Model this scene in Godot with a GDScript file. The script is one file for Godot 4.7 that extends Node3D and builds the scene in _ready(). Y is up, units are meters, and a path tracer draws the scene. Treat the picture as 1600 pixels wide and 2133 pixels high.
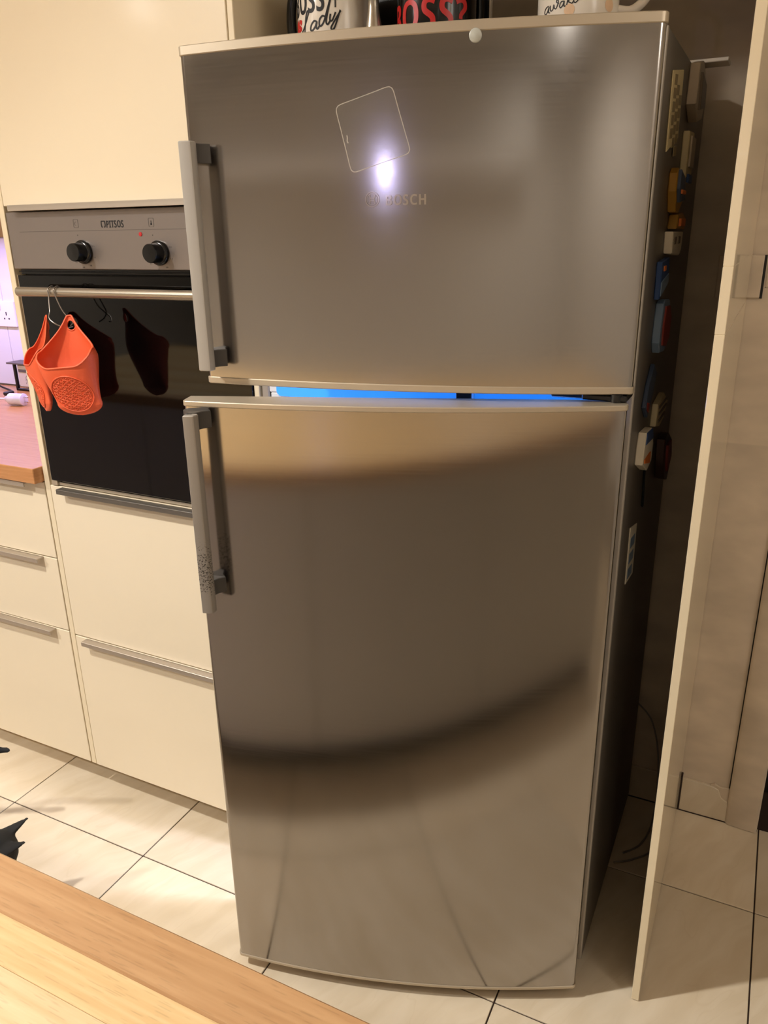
extends Node3D
# A stainless steel fridge-freezer standing ajar between an oven cabinet and a cream end panel.

var M := {}
var rng := RandomNumberGenerator.new()
var taken := {}

func _ready():
	rng.seed = 7
	setup_camera_and_light()
	make_materials()
	build_room()
	build_oven_cabinet()
	build_base_cabinet()
	build_island()
	build_fridge()
	build_end_panel()
	build_niche_details()
	build_oven()
	build_mitts()
	build_mugs()
	build_magnets()
	build_worktop_things()
	build_cat()

# ------------------------------------------------------------------ camera, light
const EXPOSURE := 0.86
const WARM := Color(1.0, 0.985, 0.96)
const COOL := Color(0.80, 0.78, 1.0)

func setup_camera_and_light():
	var cam := Camera3D.new()
	cam.name = "camera"
	cam.fov = 66.51
	cam.position = Vector3(1.5385, 1.4545, 1.2507)
	cam.basis = Basis.from_euler(Vector3(deg_to_rad(-19.732), deg_to_rad(26.451), deg_to_rad(-0.920)))
	cam.near = 0.02
	add_child(cam)
	cam.current = true
	var we := WorldEnvironment.new()
	we.name = "environment"
	var e := Environment.new()
	e.background_mode = Environment.BG_COLOR
	e.background_color = Color(0.02, 0.02, 0.02)
	e.tonemap_mode = Environment.TONE_MAPPER_LINEAR
	e.tonemap_exposure = EXPOSURE
	e.sdfgi_enabled = true
	e.ssao_enabled = true
	e.ssil_enabled = true
	we.environment = e
	add_child(we)
	# the main warm ceiling lamp (its fitting is built in build_room)
	down_light("key_light", Vector3(-0.12, 2.46, 1.16), WARM, 5.4, 0.05, Vector3(0.45, -1.0, 0.1), 69.0)
	lamp_light("key_spill", Vector3(-0.12, 2.445, 1.16), WARM, 0.62, 0.05)
	down_light("second_light", Vector3(-1.30, 2.46, 2.02), WARM, 6.8, 0.06, Vector3.DOWN, 82.0)
	down_light("corner_fill", Vector3(2.60, 2.46, 3.10), WARM, 2.2, 0.06, Vector3.DOWN, 82.0)  # added fill that brightens the far right wall mirrored in the doors
	lamp_light("right_fill", Vector3(2.80, 2.21, 0.90), WARM, 0.42, 0.25)  # added fill for the dim area right of the end panel

func lamp_light(called: String, at: Vector3, color: Color, energy: float, size: float) -> OmniLight3D:
	var l := OmniLight3D.new()
	l.name = called
	l.position = at
	l.light_color = color
	l.light_energy = energy
	l.light_size = size
	l.omni_range = 12.0
	l.omni_attenuation = 2.0
	l.shadow_enabled = true
	add_child(l)
	return l

func down_light(called: String, at: Vector3, color: Color, energy: float, size: float, towards := Vector3.DOWN, half := 80.0):
	var l := SpotLight3D.new()
	l.name = called
	l.position = at
	l.basis = Basis.looking_at(towards, Vector3.FORWARD if absf(towards.y) > 0.9 else Vector3.UP)
	l.light_color = color
	l.light_energy = energy
	l.light_size = size
	l.spot_angle = half
	l.spot_angle_attenuation = 1.0
	l.spot_range = 12.0
	l.spot_attenuation = 2.0
	l.shadow_enabled = true
	add_child(l)

func area_light(called: String, parent: Node3D, xf: Transform3D, size: Vector2, color: Color, energy: float):
	var l := AreaLight3D.new()
	l.name = called
	l.transform = xf
	l.area_size = size
	l.light_color = color
	l.light_energy = energy
	l.area_range = 8.0
	l.area_attenuation = 2.0
	l.shadow_enabled = true
	parent.add_child(l, true)

# ------------------------------------------------------------------ materials
func mat(called: String, c: Color, rough := 0.5, metal := 0.0) -> StandardMaterial3D:
	var m := StandardMaterial3D.new()
	m.resource_name = called
	m.albedo_color = c
	m.roughness = rough
	m.metallic = metal
	M[called] = m
	return m

func picture(w: int, h: int, f: Callable) -> ImageTexture:
	var im := Image.create(w, h, false, Image.FORMAT_RGB8)
	for y in h:
		for x in w:
			im.set_pixel(x, y, f.call(float(x) / w, float(y) / h))
	return ImageTexture.create_from_image(im)

func noise(s: int, freq: float, oct := 4) -> FastNoiseLite:
	var n := FastNoiseLite.new()
	n.seed = s
	n.noise_type = FastNoiseLite.TYPE_SIMPLEX_SMOOTH
	n.frequency = freq
	n.fractal_octaves = oct
	return n

# noise that repeats along u without a seam
func loop3(n: FastNoiseLite, u: float, v: float, ru: float, rv: float) -> float:
	var k := smoothstep(0.88, 1.0, u)
	return lerpf(n.get_noise_2d(u * ru, v * rv), n.get_noise_2d((u - 1.0) * ru, v * rv), k)

func wood_texture(a: Color, b: Color, s: int) -> ImageTexture:
	var n1 := noise(s, 1.0, 4)
	var n2 := noise(s + 9, 1.0, 2)
	return picture(512, 256, func(u, v):
		var g = loop3(n1, u, v, 3.0, 22.0)
		var fine = loop3(n2, u, v, 14.0, 110.0)
		var pore = smoothstep(0.35, 0.6, fine)
		var k = clampf(0.5 + 0.75 * g, 0.0, 1.0)
		var c: Color = a.lerp(b, k)
		return c.darkened(0.08 * pore))

func tile_texture(s: int) -> ImageTexture:
	var n1 := noise(s, 1.0, 4)
	var n2 := noise(s + 5, 1.0, 3)
	return picture(512, 512, func(u, v):
		var a = u + v * 0.42
		var warp = n2.get_noise_2d(u * 2.5, v * 2.5) * 0.05
		var g = n1.get_noise_2d((a + warp) * 8.0, v * 1.3)
		var soft = n2.get_noise_2d(u * 2.0 + 9.0, v * 2.0)
		var line = smoothstep(0.955, 1.0, 1.0 - absf(n2.get_noise_2d((a + warp) * 4.0 + 40.0, v * 0.8)) * 1.6)
		var c := Color(0.885, 0.84, 0.755).lerp(Color(0.93, 0.895, 0.825), clampf(0.5 + g * 0.8 + soft * 0.5, 0.0, 1.0))
		return c.lerp(Color(0.80, 0.73, 0.62), 0.13 * line))

func make_materials():
	var m: StandardMaterial3D
	m = mat("cream", Color(0.91, 0.855, 0.75), 0.36)
	m.clearcoat_enabled = true
	m.clearcoat = 0.15
	m.clearcoat_roughness = 0.12
	m = mat("cream_panel", Color(0.90, 0.84, 0.72), 0.22)
	m.clearcoat_enabled = true
	m.clearcoat = 0.6
	m.clearcoat_roughness = 0.04
	m = mat("cream_edge", Color(0.90, 0.84, 0.72), 0.45)
	mat("grey_door", Color(0.74, 0.725, 0.70), 0.4)
	mat("white_door", Color(0.90, 0.885, 0.86), 0.4)
	mat("carcass", Color(0.83, 0.76, 0.63), 0.5)
	mat("tan", Color(0.62, 0.50, 0.38), 0.5)
	mat("aluminium", Color(0.74, 0.70, 0.65), 0.42, 0.75)
	mat("dull_aluminium", Color(0.46, 0.44, 0.41), 0.5, 0.75)
	m = mat("steel", Color(0.64, 0.62, 0.60), 0.16, 1.0)
	var brush := noise(31, 1.0, 3)
	m.roughness_texture = picture(128, 512, func(u, v):
		var g = 0.86 + 0.14 * brush.get_noise_2d(u * 3.0, v * 260.0)
		return Color(g, g, g))
	m = mat("steel_panel", Color(0.56, 0.525, 0.505), 0.36, 0.75)
	m = mat("satin_trim", Color(0.74, 0.69, 0.61), 0.4, 0.6)
	mat("satin_bright", Color(0.66, 0.62, 0.56), 0.30, 0.85)
	m = mat("handle_metal", Color(0.68, 0.665, 0.64), 0.45, 0.35)
	m = mat("worn_handle", Color.WHITE, 0.5, 0.35)
	var spots := noise(77, 1.0, 3)
	m.albedo_texture = picture(64, 1024, func(u, v):
		var c := Color(0.60, 0.575, 0.54)
		var d = 1.0 - v
		var w = smoothstep(0.42, 0.25, d) * smoothstep(0.08, 0.16, d)
		var k = smoothstep(0.50 - 0.30 * w, 0.58 - 0.30 * w, spots.get_noise_2d(u * 21.0, v * 85.0))
		return c.lerp(Color(0.16, 0.14, 0.12), k * clampf(w * 1.6, 0.0, 0.85)))
	m = mat("body_metal", Color(0.40, 0.375, 0.345), 0.42, 0.35)
	mat("body_edge", Color(0.66, 0.63, 0.59), 0.5, 0.5)
	mat("gasket", Color(0.32, 0.30, 0.28), 0.6)
	mat("chrome", Color(0.86, 0.84, 0.82), 0.08, 1.0)
	mat("liner", Color(0.88, 0.88, 0.88), 0.4)
	m = mat("blue_glow_paint", Color(0.22, 0.58, 0.98), 0.35)  # emission stands for lamplight falling on the blue strip
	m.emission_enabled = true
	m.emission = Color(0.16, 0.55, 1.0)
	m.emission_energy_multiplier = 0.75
	m = mat("fridge_glow", Color(0.9, 0.92, 1.0), 0.5)
	m.emission_enabled = true
	m.emission = Color(0.86, 0.88, 1.0)
	m.emission_energy_multiplier = 4.0
	mat("black_plastic", Color(0.035, 0.034, 0.036), 0.35)
	m = mat("knob_black", Color(0.02, 0.02, 0.022), 0.22)
	m = mat("oven_glass", Color(0.010, 0.010, 0.011), 0.05)
	m.metallic_specular = 0.38
	mat("oven_dark", Color(0.02, 0.02, 0.022), 0.25)
	mat("print_black", Color(0.05, 0.045, 0.045), 0.6)
	mat("print_grey", Color(0.36, 0.33, 0.31), 0.6)
	mat("print_red", Color(0.72, 0.10, 0.11), 0.5)
	m = mat("silicone", Color(0.88, 0.36, 0.20), 0.52)
	m.subsurf_scatter_enabled = true
	m.subsurf_scatter_strength = 0.08
	mat("wire", Color(0.60, 0.57, 0.54), 0.28, 0.9)
	mat("grout", Color(0.20, 0.135, 0.10), 0.9)
	for k in 4:
		m = mat("tile_%d" % k, Color(0.97, 0.94, 0.90), 0.30)
		if k < 2:
			m.albedo_texture = tile_texture(11 + k * 17)
		else:
			m.albedo_texture = M["tile_%d" % (k - 2)].albedo_texture
			m.albedo_color = Color(0.93, 0.905, 0.87)
		m.clearcoat_enabled = true
		m.clearcoat = 0.25
		m.clearcoat_roughness = 0.10
	m = mat("wall_paint", Color(0.86, 0.80, 0.72), 0.55)
	var stain := noise(3, 1.0, 4)
	m.albedo_texture = picture(256, 256, func(u, v):
		var g = 0.95 + 0.09 * loop3(stain, u, v, 5.0, 9.0)
		return Color(g, g * 0.99, g * 0.975))
	mat("niche_paint", Color(0.36, 0.33, 0.30), 0.7)
	mat("room_paint", Color(0.80, 0.775, 0.74), 0.8)
	mat("ceiling_paint", Color(0.90, 0.89, 0.875), 0.85)
	mat("backsplash", Color(0.86, 0.86, 0.90), 0.35)
	mat("socket_white", Color(0.90, 0.90, 0.90), 0.3)
	mat("slot_shadow_dark", Color(0.10, 0.085, 0.075), 0.7)
	mat("plaster", Color(0.80, 0.73, 0.64), 0.9)
	mat("door_brown", Color(0.10, 0.065, 0.05), 0.6)
	var wa := wood_texture(Color(0.80, 0.635, 0.455), Color(0.88, 0.73, 0.55), 21)
	var wb := wood_texture(Color(0.90, 0.775, 0.585), Color(0.96, 0.87, 0.70), 45)
	for k in 5:
		m = mat("wood_%d" % k, [Color(0.825, 0.79, 0.755), Color(0.885, 0.875, 0.865), Color(0.875, 0.835, 0.775), Color(0.84, 0.77, 0.66), Color(0.90, 0.87, 0.81)][k], 0.38)
		m.albedo_texture = wa if k == 0 else wb
		m.uv1_scale = Vector3(1.6, 5.5, 1)
		m.uv1_offset = Vector3(0.31 * k, 0.43 * k, 0)
	m = mat("worktop_wood", Color(0.88, 0.76, 0.66), 0.24)
	m.albedo_texture = wa
	m.uv1_scale = Vector3(1.5, 5.0, 1)
	m = mat("glow_warm", Color(1, 0.9, 0.75), 0.5)
	m.emission_enabled = true
	m.emission = Color(1, 0.82, 0.6)
	m.emission_energy_multiplier = 2.5
	m = mat("glow_cool", Color(0.95, 0.95, 1), 0.5)
	m.emission_enabled = true
	m.emission = Color(0.92, 0.88, 1.0)
	m.emission_energy_multiplier = 3.0
	m = mat("glow_dim", Color(0.9, 0.88, 0.85), 0.5)
	m.emission_enabled = true
	m.emission = Color(1.0, 0.94, 0.88)
	m.emission_energy_multiplier = 0.25
	mat("cable_grey", Color(0.55, 0.52, 0.49), 0.5)
	mat("arm_metal_shaded", Color(0.30, 0.285, 0.27), 0.5, 0.4)  # darker than the bar: shade on the arms put into the colour
	mat("mug_white", Color(0.90, 0.86, 0.80), 0.18)
	mat("mug_black", Color(0.02, 0.02, 0.022), 0.15)
	mat("mug_red", Color(0.74, 0.10, 0.09), 0.4)
	mat("mug_peach", Color(0.88, 0.74, 0.60), 0.3)
	mat("lilac_white", Color(0.88, 0.87, 0.92), 0.3)
	mat("pale_box", Color(0.80, 0.76, 0.72), 0.5)
	mat("dark_hole", Color(0.02, 0.02, 0.02), 0.9)
	m = mat("button_plastic", Color(0.72, 0.73, 0.70), 0.25)
	m = mat("residue", Color(0.86, 0.83, 0.78), 0.7)
	m.transparency = BaseMaterial3D.TRANSPARENCY_ALPHA
	m.albedo_color.a = 0.5
	m = mat("smear", Color(0.75, 0.73, 0.70), 0.6)
	m.transparency = BaseMaterial3D.TRANSPARENCY_ALPHA
	m.albedo_color.a = 0.06
	m = mat("fur", Color.WHITE, 0.85)
	m.vertex_color_use_as_albedo = true

# ------------------------------------------------------------------ nodes
func numbered(called: String) -> String:
	var n = taken.get(called, 0)
	taken[called] = n + 1
	return called if n == 0 else "%s_%03d" % [called, n]

func tag(o: Node3D, label: String, category: String, group := "", kind := "") -> Node3D:
	if label: o.set_meta("label", label)
	if category: o.set_meta("category", category)
	if group: o.set_meta("group", group)
	if kind: o.set_meta("kind", kind)
	return o

func thing(called: String, at: Vector3, label: String, category: String, group := "") -> Node3D:
	var o := Node3D.new()
	o.name = numbered(called)
	o.position = at
	add_child(o)
	return tag(o, label, category, group)

# commits a shape as one named mesh; shapes are in world coordinates unless local is true
func obj(called: String, st: SurfaceTool, m: String, parent: Node3D = null, local := false) -> MeshInstance3D:
	var o := MeshInstance3D.new()
	o.mesh = st.commit()
	o.material_override = M[m]
	o.cast_shadow = GeometryInstance3D.SHADOW_CASTING_SETTING_ON
	if parent == null:
		o.name = numbered(called)
		add_child(o)
	else:
		o.name = called
		parent.add_child(o, true)
		if not local:
			var up := Transform3D()
			var p: Node = parent
			while p != self:
				up = p.transform * up
				p = p.get_parent()
			o.transform = up.affine_inverse()
	return o

func struct(called: String, st: SurfaceTool, m: String, label: String, category: String) -> MeshInstance3D:
	var o := obj(called, st, m)
	tag(o, label, category, "", "structure")
	return o

# ------------------------------------------------------------------ shapes
func mb() -> SurfaceTool:
	var st := SurfaceTool.new()
	st.begin(Mesh.PRIMITIVE_TRIANGLES)
	return st

func vert(st: SurfaceTool, p: Vector3, n: Vector3, uv: Vector2):
	st.set_normal(n)
	st.set_uv(uv)
	st.add_vertex(p)

func tri(st: SurfaceTool, p: Array, n: Array, uv: Array):
	var g: Vector3 = (p[1] - p[0]).cross(p[2] - p[0])
	var order := [0, 2, 1] if g.dot(n[0] + n[1] + n[2]) > 0 else [0, 1, 2]
	for k in order:
		vert(st, p[k], n[k], uv[k])

func auto_uv(p: Vector3, n: Vector3) -> Vector2:
	var a := n.abs()
	if a.x > a.y and a.x > a.z: return Vector2(p.z, p.y)
	if a.y > a.z: return Vector2(p.x, p.z)
	return Vector2(p.x, p.y)

func flat_tri(st: SurfaceTool, a: Vector3, b: Vector3, c: Vector3, n: Vector3):
	tri(st, [a, b, c], [n, n, n], [auto_uv(a, n), auto_uv(b, n), auto_uv(c, n)])

func flat_quad(st: SurfaceTool, a: Vector3, b: Vector3, c: Vector3, d: Vector3, n: Vector3):
	flat_tri(st, a, b, c, n)
	flat_tri(st, a, c, d, n)

# a box between two corners with chamfered edges
func box(st: SurfaceTool, lo: Vector3, hi: Vector3, ch := 0.0, xf := Transform3D()):
	var c := (lo + hi) / 2
	var h := (hi - lo) / 2
	ch = minf(ch, minf(h.x, minf(h.y, h.z)) * 0.9)
	for ax in 3:
		for s in [-1.0, 1.0]:
			var n := Vector3()
			n[ax] = s
			var b := (ax + 1) % 3
			var d := (ax + 2) % 3
			var q := []
			for k in [[-1, -1], [1, -1], [1, 1], [-1, 1]]:
				var p := Vector3()
				p[ax] = s * h[ax]
				p[b] = k[0] * (h[b] - ch)
				p[d] = k[1] * (h[d] - ch)
				q.append(xf * (c + p))
			flat_quad_uv(st, q, xf.basis * n, n, lo)
	if ch <= 0.0: return
	for ax in 3:
		var b := (ax + 1) % 3
		var d := (ax + 2) % 3
		for s in [-1.0, 1.0]:
			for t in [-1.0, 1.0]:
				var q := []
				for k in [[-1, 0], [1, 0], [1, 1], [-1, 1]]:
					var p := Vector3()
					p[ax] = k[0] * (h[ax] - ch)
					p[b] = s * (h[b] - (ch if k[1] == 1 else 0.0))
					p[d] = t * (h[d] - (0.0 if k[1] == 1 else ch))
					q.append(xf * (c + p))
				var n := Vector3()
				n[b] = s
				n[d] = t
				flat_quad_uv(st, q, (xf.basis * n).normalized(), n.normalized(), lo)
	for sx in [-1.0, 1.0]:
		for sy in [-1.0, 1.0]:
			for sz in [-1.0, 1.0]:
				var s := Vector3(sx, sy, sz)
				var a := c + s * (h - Vector3(0, ch, ch))
				var b2 := c + s * (h - Vector3(ch, 0, ch))
				var d2 := c + s * (h - Vector3(ch, ch, 0))
				flat_tri(st, xf * a, xf * b2, xf * d2, (xf.basis * s).normalized())

func flat_quad_uv(st: SurfaceTool, q: Array, n: Vector3, n_local: Vector3, _lo: Vector3):
	var uv := []
	for p in q: uv.append(auto_uv(p, n_local))
	tri(st, [q[0], q[1], q[2]], [n, n, n], [uv[0], uv[1], uv[2]])
	tri(st, [q[0], q[2], q[3]], [n, n, n], [uv[0], uv[2], uv[3]])

# a polygon in the (x, z) plane pushed up from y0 to y1, with chamfered rims
func extrude(st: SurfaceTool, pts: PackedVector2Array, y0: float, y1: float, ch := 0.0, xf := Transform3D(), crease := 40.0):
	var n := pts.size()
	var area := 0.0
	for i in n: area += pts[i].cross(pts[(i + 1) % n])
	var sg := signf(area)
	var en := []
	for i in n:
		var d := (pts[(i + 1) % n] - pts[i]).normalized()
		en.append(Vector2(d.y, -d.x) * sg)
	var inset := PackedVector2Array()
	for i in n:
		var a: Vector2 = en[(i + n - 1) % n]
		var b: Vector2 = en[i]
		inset.append(pts[i] - (a + b) / maxf(1.0 + a.dot(b), 0.3) * ch)
	var rings := [[pts, y0, 0.0], [pts, y1, 0.0]]
	if ch > 0: rings = [[inset, y0, -1.0], [pts, y0 + ch, 0.0], [pts, y1 - ch, 0.0], [inset, y1, 1.0]]
	var lim := cos(deg_to_rad(crease))
	for r in rings.size() - 1:
		var tilt: float = rings[r][2] + rings[r + 1][2]
		var along := 0.0
		for i in n:
			var j := (i + 1) % n
			var e: Vector2 = en[i]
			var ep: Vector2 = en[(i + n - 1) % n]
			var ex: Vector2 = en[j]
			var ni := (e + ep).normalized() if e.dot(ep) > lim else e
			var nj := (e + ex).normalized() if e.dot(ex) > lim else e
			var step := pts[i].distance_to(pts[j])
			var A: PackedVector2Array = rings[r][0]
			var B: PackedVector2Array = rings[r + 1][0]
			var ya: float = rings[r][1]
			var yb: float = rings[r + 1][1]
			var p := [xf * Vector3(A[i].x, ya, A[i].y), xf * Vector3(A[j].x, ya, A[j].y), xf * Vector3(B[j].x, yb, B[j].y), xf * Vector3(B[i].x, yb, B[i].y)]
			var a3 := (xf.basis * Vector3(ni.x, tilt, ni.y)).normalized()
			var b3 := (xf.basis * Vector3(nj.x, tilt, nj.y)).normalized()
			var uv := [Vector2(along, ya), Vector2(along + step, ya), Vector2(along + step, yb), Vector2(along, yb)]
			tri(st, [p[0], p[1], p[2]], [a3, b3, b3], [uv[0], uv[1], uv[2]])
			tri(st, [p[0], p[2], p[3]], [a3, b3, a3], [uv[0], uv[2], uv[3]])
			along += step
	var caps := [[rings[0][0], y0, -1.0], [rings[-1][0], y1, 1.0]]
	for c in caps:
		var ring: PackedVector2Array = c[0]
		var ix := Geometry2D.triangulate_polygon(ring)
		var up := (xf.basis * Vector3(0, c[2], 0)).normalized()
		for k in range(0, ix.size(), 3):
			var q := []
			var w := []
			for d in 3:
				var s := ring[ix[k + d]]
				q.append(xf * Vector3(s.x, c[1], s.y))
				w.append(s)
			tri(st, q, [up, up, up], w)

# profile of (radius, height) turned about the y axis
func lathe(st: SurfaceTool, prof: Array, segs: int, xf := Transform3D(), a0 := 0.0, a1 := TAU):
	var n := prof.size()
	for i in n - 1:
		var p0: Vector2 = prof[i]
		var p1: Vector2 = prof[i + 1]
		if p0.distance_to(p1) < 1e-6: continue
		var d := (p1 - p0).normalized()
		var nn := Vector2(d.y, -d.x)
		var n0 := nn
		var n1 := nn
		if i > 0 and p0.distance_to(prof[i - 1]) > 1e-6:
			var dp: Vector2 = (p0 - prof[i - 1]).normalized()
			if dp.dot(d) > 0.72: n0 = (nn + Vector2(dp.y, -dp.x)).normalized()
		if i < n - 2 and p1.distance_to(prof[i + 2]) > 1e-6:
			var dn: Vector2 = (prof[i + 2] - p1).normalized()
			if dn.dot(d) > 0.72: n1 = (nn + Vector2(dn.y, -dn.x)).normalized()
		for k in segs:
			var t0 := a0 + (a1 - a0) * k / segs
			var t1 := a0 + (a1 - a0) * (k + 1) / segs
			var ring := func(p: Vector2, t: float): return xf * Vector3(p.x * cos(t), p.y, p.x * sin(t))
			var nor := func(q: Vector2, t: float): return (xf.basis * Vector3(q.x * cos(t), q.y, q.x * sin(t))).normalized()
			var P := [ring.call(p0, t0), ring.call(p0, t1), ring.call(p1, t1), ring.call(p1, t0)]
			var N := [nor.call(n0, t0), nor.call(n0, t1), nor.call(n1, t1), nor.call(n1, t0)]
			var u0 := float(k) / segs
			var u1 := float(k + 1) / segs
			tri(st, [P[0], P[1], P[2]], [N[0], N[1], N[2]], [Vector2(u0, p0.y), Vector2(u1, p0.y), Vector2(u1, p1.y)])
			tri(st, [P[0], P[2], P[3]], [N[0], N[2], N[3]], [Vector2(u0, p0.y), Vector2(u1, p1.y), Vector2(u0, p1.y)])

func smooth_path(pts: Array, per := 6, closed := false) -> Array:
	var out := []
	var n := pts.size()
	for i in (n if closed else n - 1):
		var a = pts[(i - 1 + n) % n] if closed or i > 0 else pts[0]
		var b = pts[i]
		var c = pts[(i + 1) % n]
		var d = pts[(i + 2) % n] if closed or i + 2 < n else pts[n - 1]
		for k in per:
			out.append(b.cubic_interpolate(c, a, d, float(k) / per))
	if not closed: out.append(pts[n - 1])
	return out

func tube(st: SurfaceTool, path: Array, r: float, segs := 8, closed := false, r_end := -1.0):
	var n := path.size()
	var rings := []
	var side := Vector3()
	for i in n:
		var t: Vector3
		if closed: t = path[(i + 1) % n] - path[(i - 1 + n) % n]
		else: t = path[mini(i + 1, n - 1)] - path[maxi(i - 1, 0)]
		t = t.normalized()
		if i == 0: side = t.cross(Vector3.UP if absf(t.y) < 0.9 else Vector3.RIGHT).normalized()
		else: side = (side - t * side.dot(t)).normalized()
		var up := t.cross(side)
		var rr := r if r_end < 0 else lerpf(r, r_end, float(i) / (n - 1))
		var ring := []
		for k in segs:
			var a := TAU * k / segs
			var d := side * cos(a) + up * sin(a)
			ring.append([path[i] + d * rr, d])
		rings.append(ring)
	for i in (n if closed else n - 1):
		var A: Array = rings[i]
		var B: Array = rings[(i + 1) % n]
		for k in segs:
			var l := (k + 1) % segs
			var u := [Vector2(float(k) / segs, i), Vector2(float(k + 1) / segs, i), Vector2(float(k + 1) / segs, i + 1), Vector2(float(k) / segs, i + 1)]
			tri(st, [A[k][0], A[l][0], B[l][0]], [A[k][1], A[l][1], B[l][1]], [u[0], u[1], u[2]])
			tri(st, [A[k][0], B[l][0], B[k][0]], [A[k][1], B[l][1], B[k][1]], [u[0], u[2], u[3]])
	if not closed:
		for e in [[0, 1], [n - 1, n - 2]]:
			var nn: Vector3 = (path[e[0]] - path[e[1]]).normalized()
			for k in segs:
				flat_tri(st, path[e[0]], rings[e[0]][k][0], rings[e[0]][(k + 1) % segs][0], nn)

# the surface f(u, v), u and v from 0 to 1; keep(u, v) may leave holes
func grid(st: SurfaceTool, f: Callable, nu: int, nv: int, keep = null):
	var e := 1e-4
	var P := []
	var N := []
	for j in nv + 1:
		for i in nu + 1:
			var u := clampf(float(i) / nu, 0.0, 1.0)
			var v := clampf(float(j) / nv, 0.0, 1.0)
			P.append(f.call(u, v))
			var du: Vector3 = f.call(u + e, v) - f.call(u - e, v)
			var dv: Vector3 = f.call(u, v + e) - f.call(u, v - e)
			var nn := du.cross(dv)
			N.append(nn.normalized() if nn.length() > 1e-14 else Vector3.UP)
	for j in nv:
		for i in nu:
			if keep != null and not keep.call((i + 0.5) / nu, (j + 0.5) / nv): continue
			var a := j * (nu + 1) + i
			var ix := [a, a + 1, a + nu + 2, a + nu + 1]
			var uv := [Vector2(float(i) / nu, float(j) / nv), Vector2(float(i + 1) / nu, float(j) / nv), Vector2(float(i + 1) / nu, float(j + 1) / nv), Vector2(float(i) / nu, float(j + 1) / nv)]
			for t in [[0, 1, 2], [0, 2, 3]]:
				tri(st, [P[ix[t[0]]], P[ix[t[1]]], P[ix[t[2]]]], [N[ix[t[0]]], N[ix[t[1]]], N[ix[t[2]]]], [uv[t[0]], uv[t[1]], uv[t[2]]])

# a flat drawn triangle, cut small, then bent by map(Vector3) onto a surface
func bent(st: SurfaceTool, a: Vector3, b: Vector3, c: Vector3, n: Vector3, map: Callable, most: float):
	var l := [a.distance_to(b), b.distance_to(c), c.distance_to(a)]
	var k: int = l.find(l.max())
	if l[k] > most:
		var p := [a, b, c]
		var s: Vector3 = p[k]
		var t: Vector3 = p[(k + 1) % 3]
		var o: Vector3 = p[(k + 2) % 3]
		var m := (s + t) / 2
		bent(st, s, m, o, n, map, most)
		bent(st, m, t, o, n, map, most)
		return
	var q := [map.call(a), map.call(b), map.call(c)]
	var mid := (a + b + c) / 3
	var nn: Vector3 = (map.call(mid + n * 0.001) - map.call(mid)).normalized()
	tri(st, q, [nn, nn, nn], [Vector2(a.x, a.y), Vector2(b.x, b.y), Vector2(c.x, c.y)])

# lettering of a given width and height, standing on (0, 0), bent by map
func lettering(st: SurfaceTool, text: String, width: float, height: float, depth: float, map: Callable, most := 1.0, bold := true):
	var t := TextMesh.new()
	var f := SystemFont.new()
	f.font_names = PackedStringArray(["Droid Sans"])
	f.font_weight = 700 if bold else 400
	t.font = f
	t.text = text
	t.font_size = 64
	t.pixel_size = 0.01
	t.depth = 0.1
	t.curve_step = 1.5
	var arr := t.get_mesh_arrays()
	var V: PackedVector3Array = arr[Mesh.ARRAY_VERTEX]
	var NN: PackedVector3Array = arr[Mesh.ARRAY_NORMAL]
	var IX = arr[Mesh.ARRAY_INDEX]
	if IX == null or IX.is_empty(): IX = range(V.size())
	var bb := AABB(V[0], Vector3())
	for p in V: bb = bb.expand(p)
	var sc := Vector3(width / bb.size.x, height / bb.size.y, depth / maxf(bb.size.z, 1e-6))
	for k in range(0, IX.size(), 3):
		var q := []
		for d in 3: q.append((V[IX[k + d]] - bb.position) * sc)
		bent(st, q[0], q[1], q[2], NN[IX[k]], map, most)

# a pen stroke of width w through 2D points, a raised ribbon of thickness th
func stroke(st: SurfaceTool, pts: Array, w: float, map: Callable, th := 0.0006, closed := false, most := 1.0):
	var path := smooth_path(pts, 5, closed)
	var n := path.size()
	var L := []
	var R := []
	for i in n:
		var d: Vector2
		if closed: d = path[(i + 1) % n] - path[(i - 1 + n) % n]
		else: d = path[mini(i + 1, n - 1)] - path[maxi(i - 1, 0)]
		d = d.normalized().orthogonal() * w / 2
		L.append(path[i] + d)
		R.append(path[i] - d)
	for i in (n if closed else n - 1):
		var j := (i + 1) % n
		var a := Vector3(L[i].x, L[i].y, th)
		var b := Vector3(L[j].x, L[j].y, th)
		var c := Vector3(R[j].x, R[j].y, th)
		var d := Vector3(R[i].x, R[i].y, th)
		bent(st, a, b, c, Vector3.BACK, map, most)
		bent(st, a, c, d, Vector3.BACK, map, most)
		var nl := Vector3(L[i].x - R[i].x, L[i].y - R[i].y, 0).normalized()
		var z := Vector3(0, 0, th)
		bent(st, a, b, b - z, nl, map, most)
		bent(st, a, b - z, a - z, nl, map, most)
		bent(st, d, c, c - z, -nl, map, most)
		bent(st, d, c - z, d - z, -nl, map, most)

func rounded_rect(x0: float, x1: float, z0: float, z1: float, r: float, seg := 4) -> PackedVector2Array:
	var out := PackedVector2Array()
	for c in [[x1 - r, z1 - r, 0.0], [x0 + r, z1 - r, 90.0], [x0 + r, z0 + r, 180.0], [x1 - r, z0 + r, 270.0]]:
		for k in seg + 1:
			var a := deg_to_rad(c[2] + 90.0 * k / seg)
			out.append(Vector2(c[0] + r * cos(a), c[1] + r * sin(a)))
	return out

# ------------------------------------------------------------------ the room
const X0 := -2.6
const X1 := 3.2
const ZB := -0.605
const ZK := -0.75
const Z1 := 4.1
const H := 2.50
const TP := 0.4575

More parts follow.
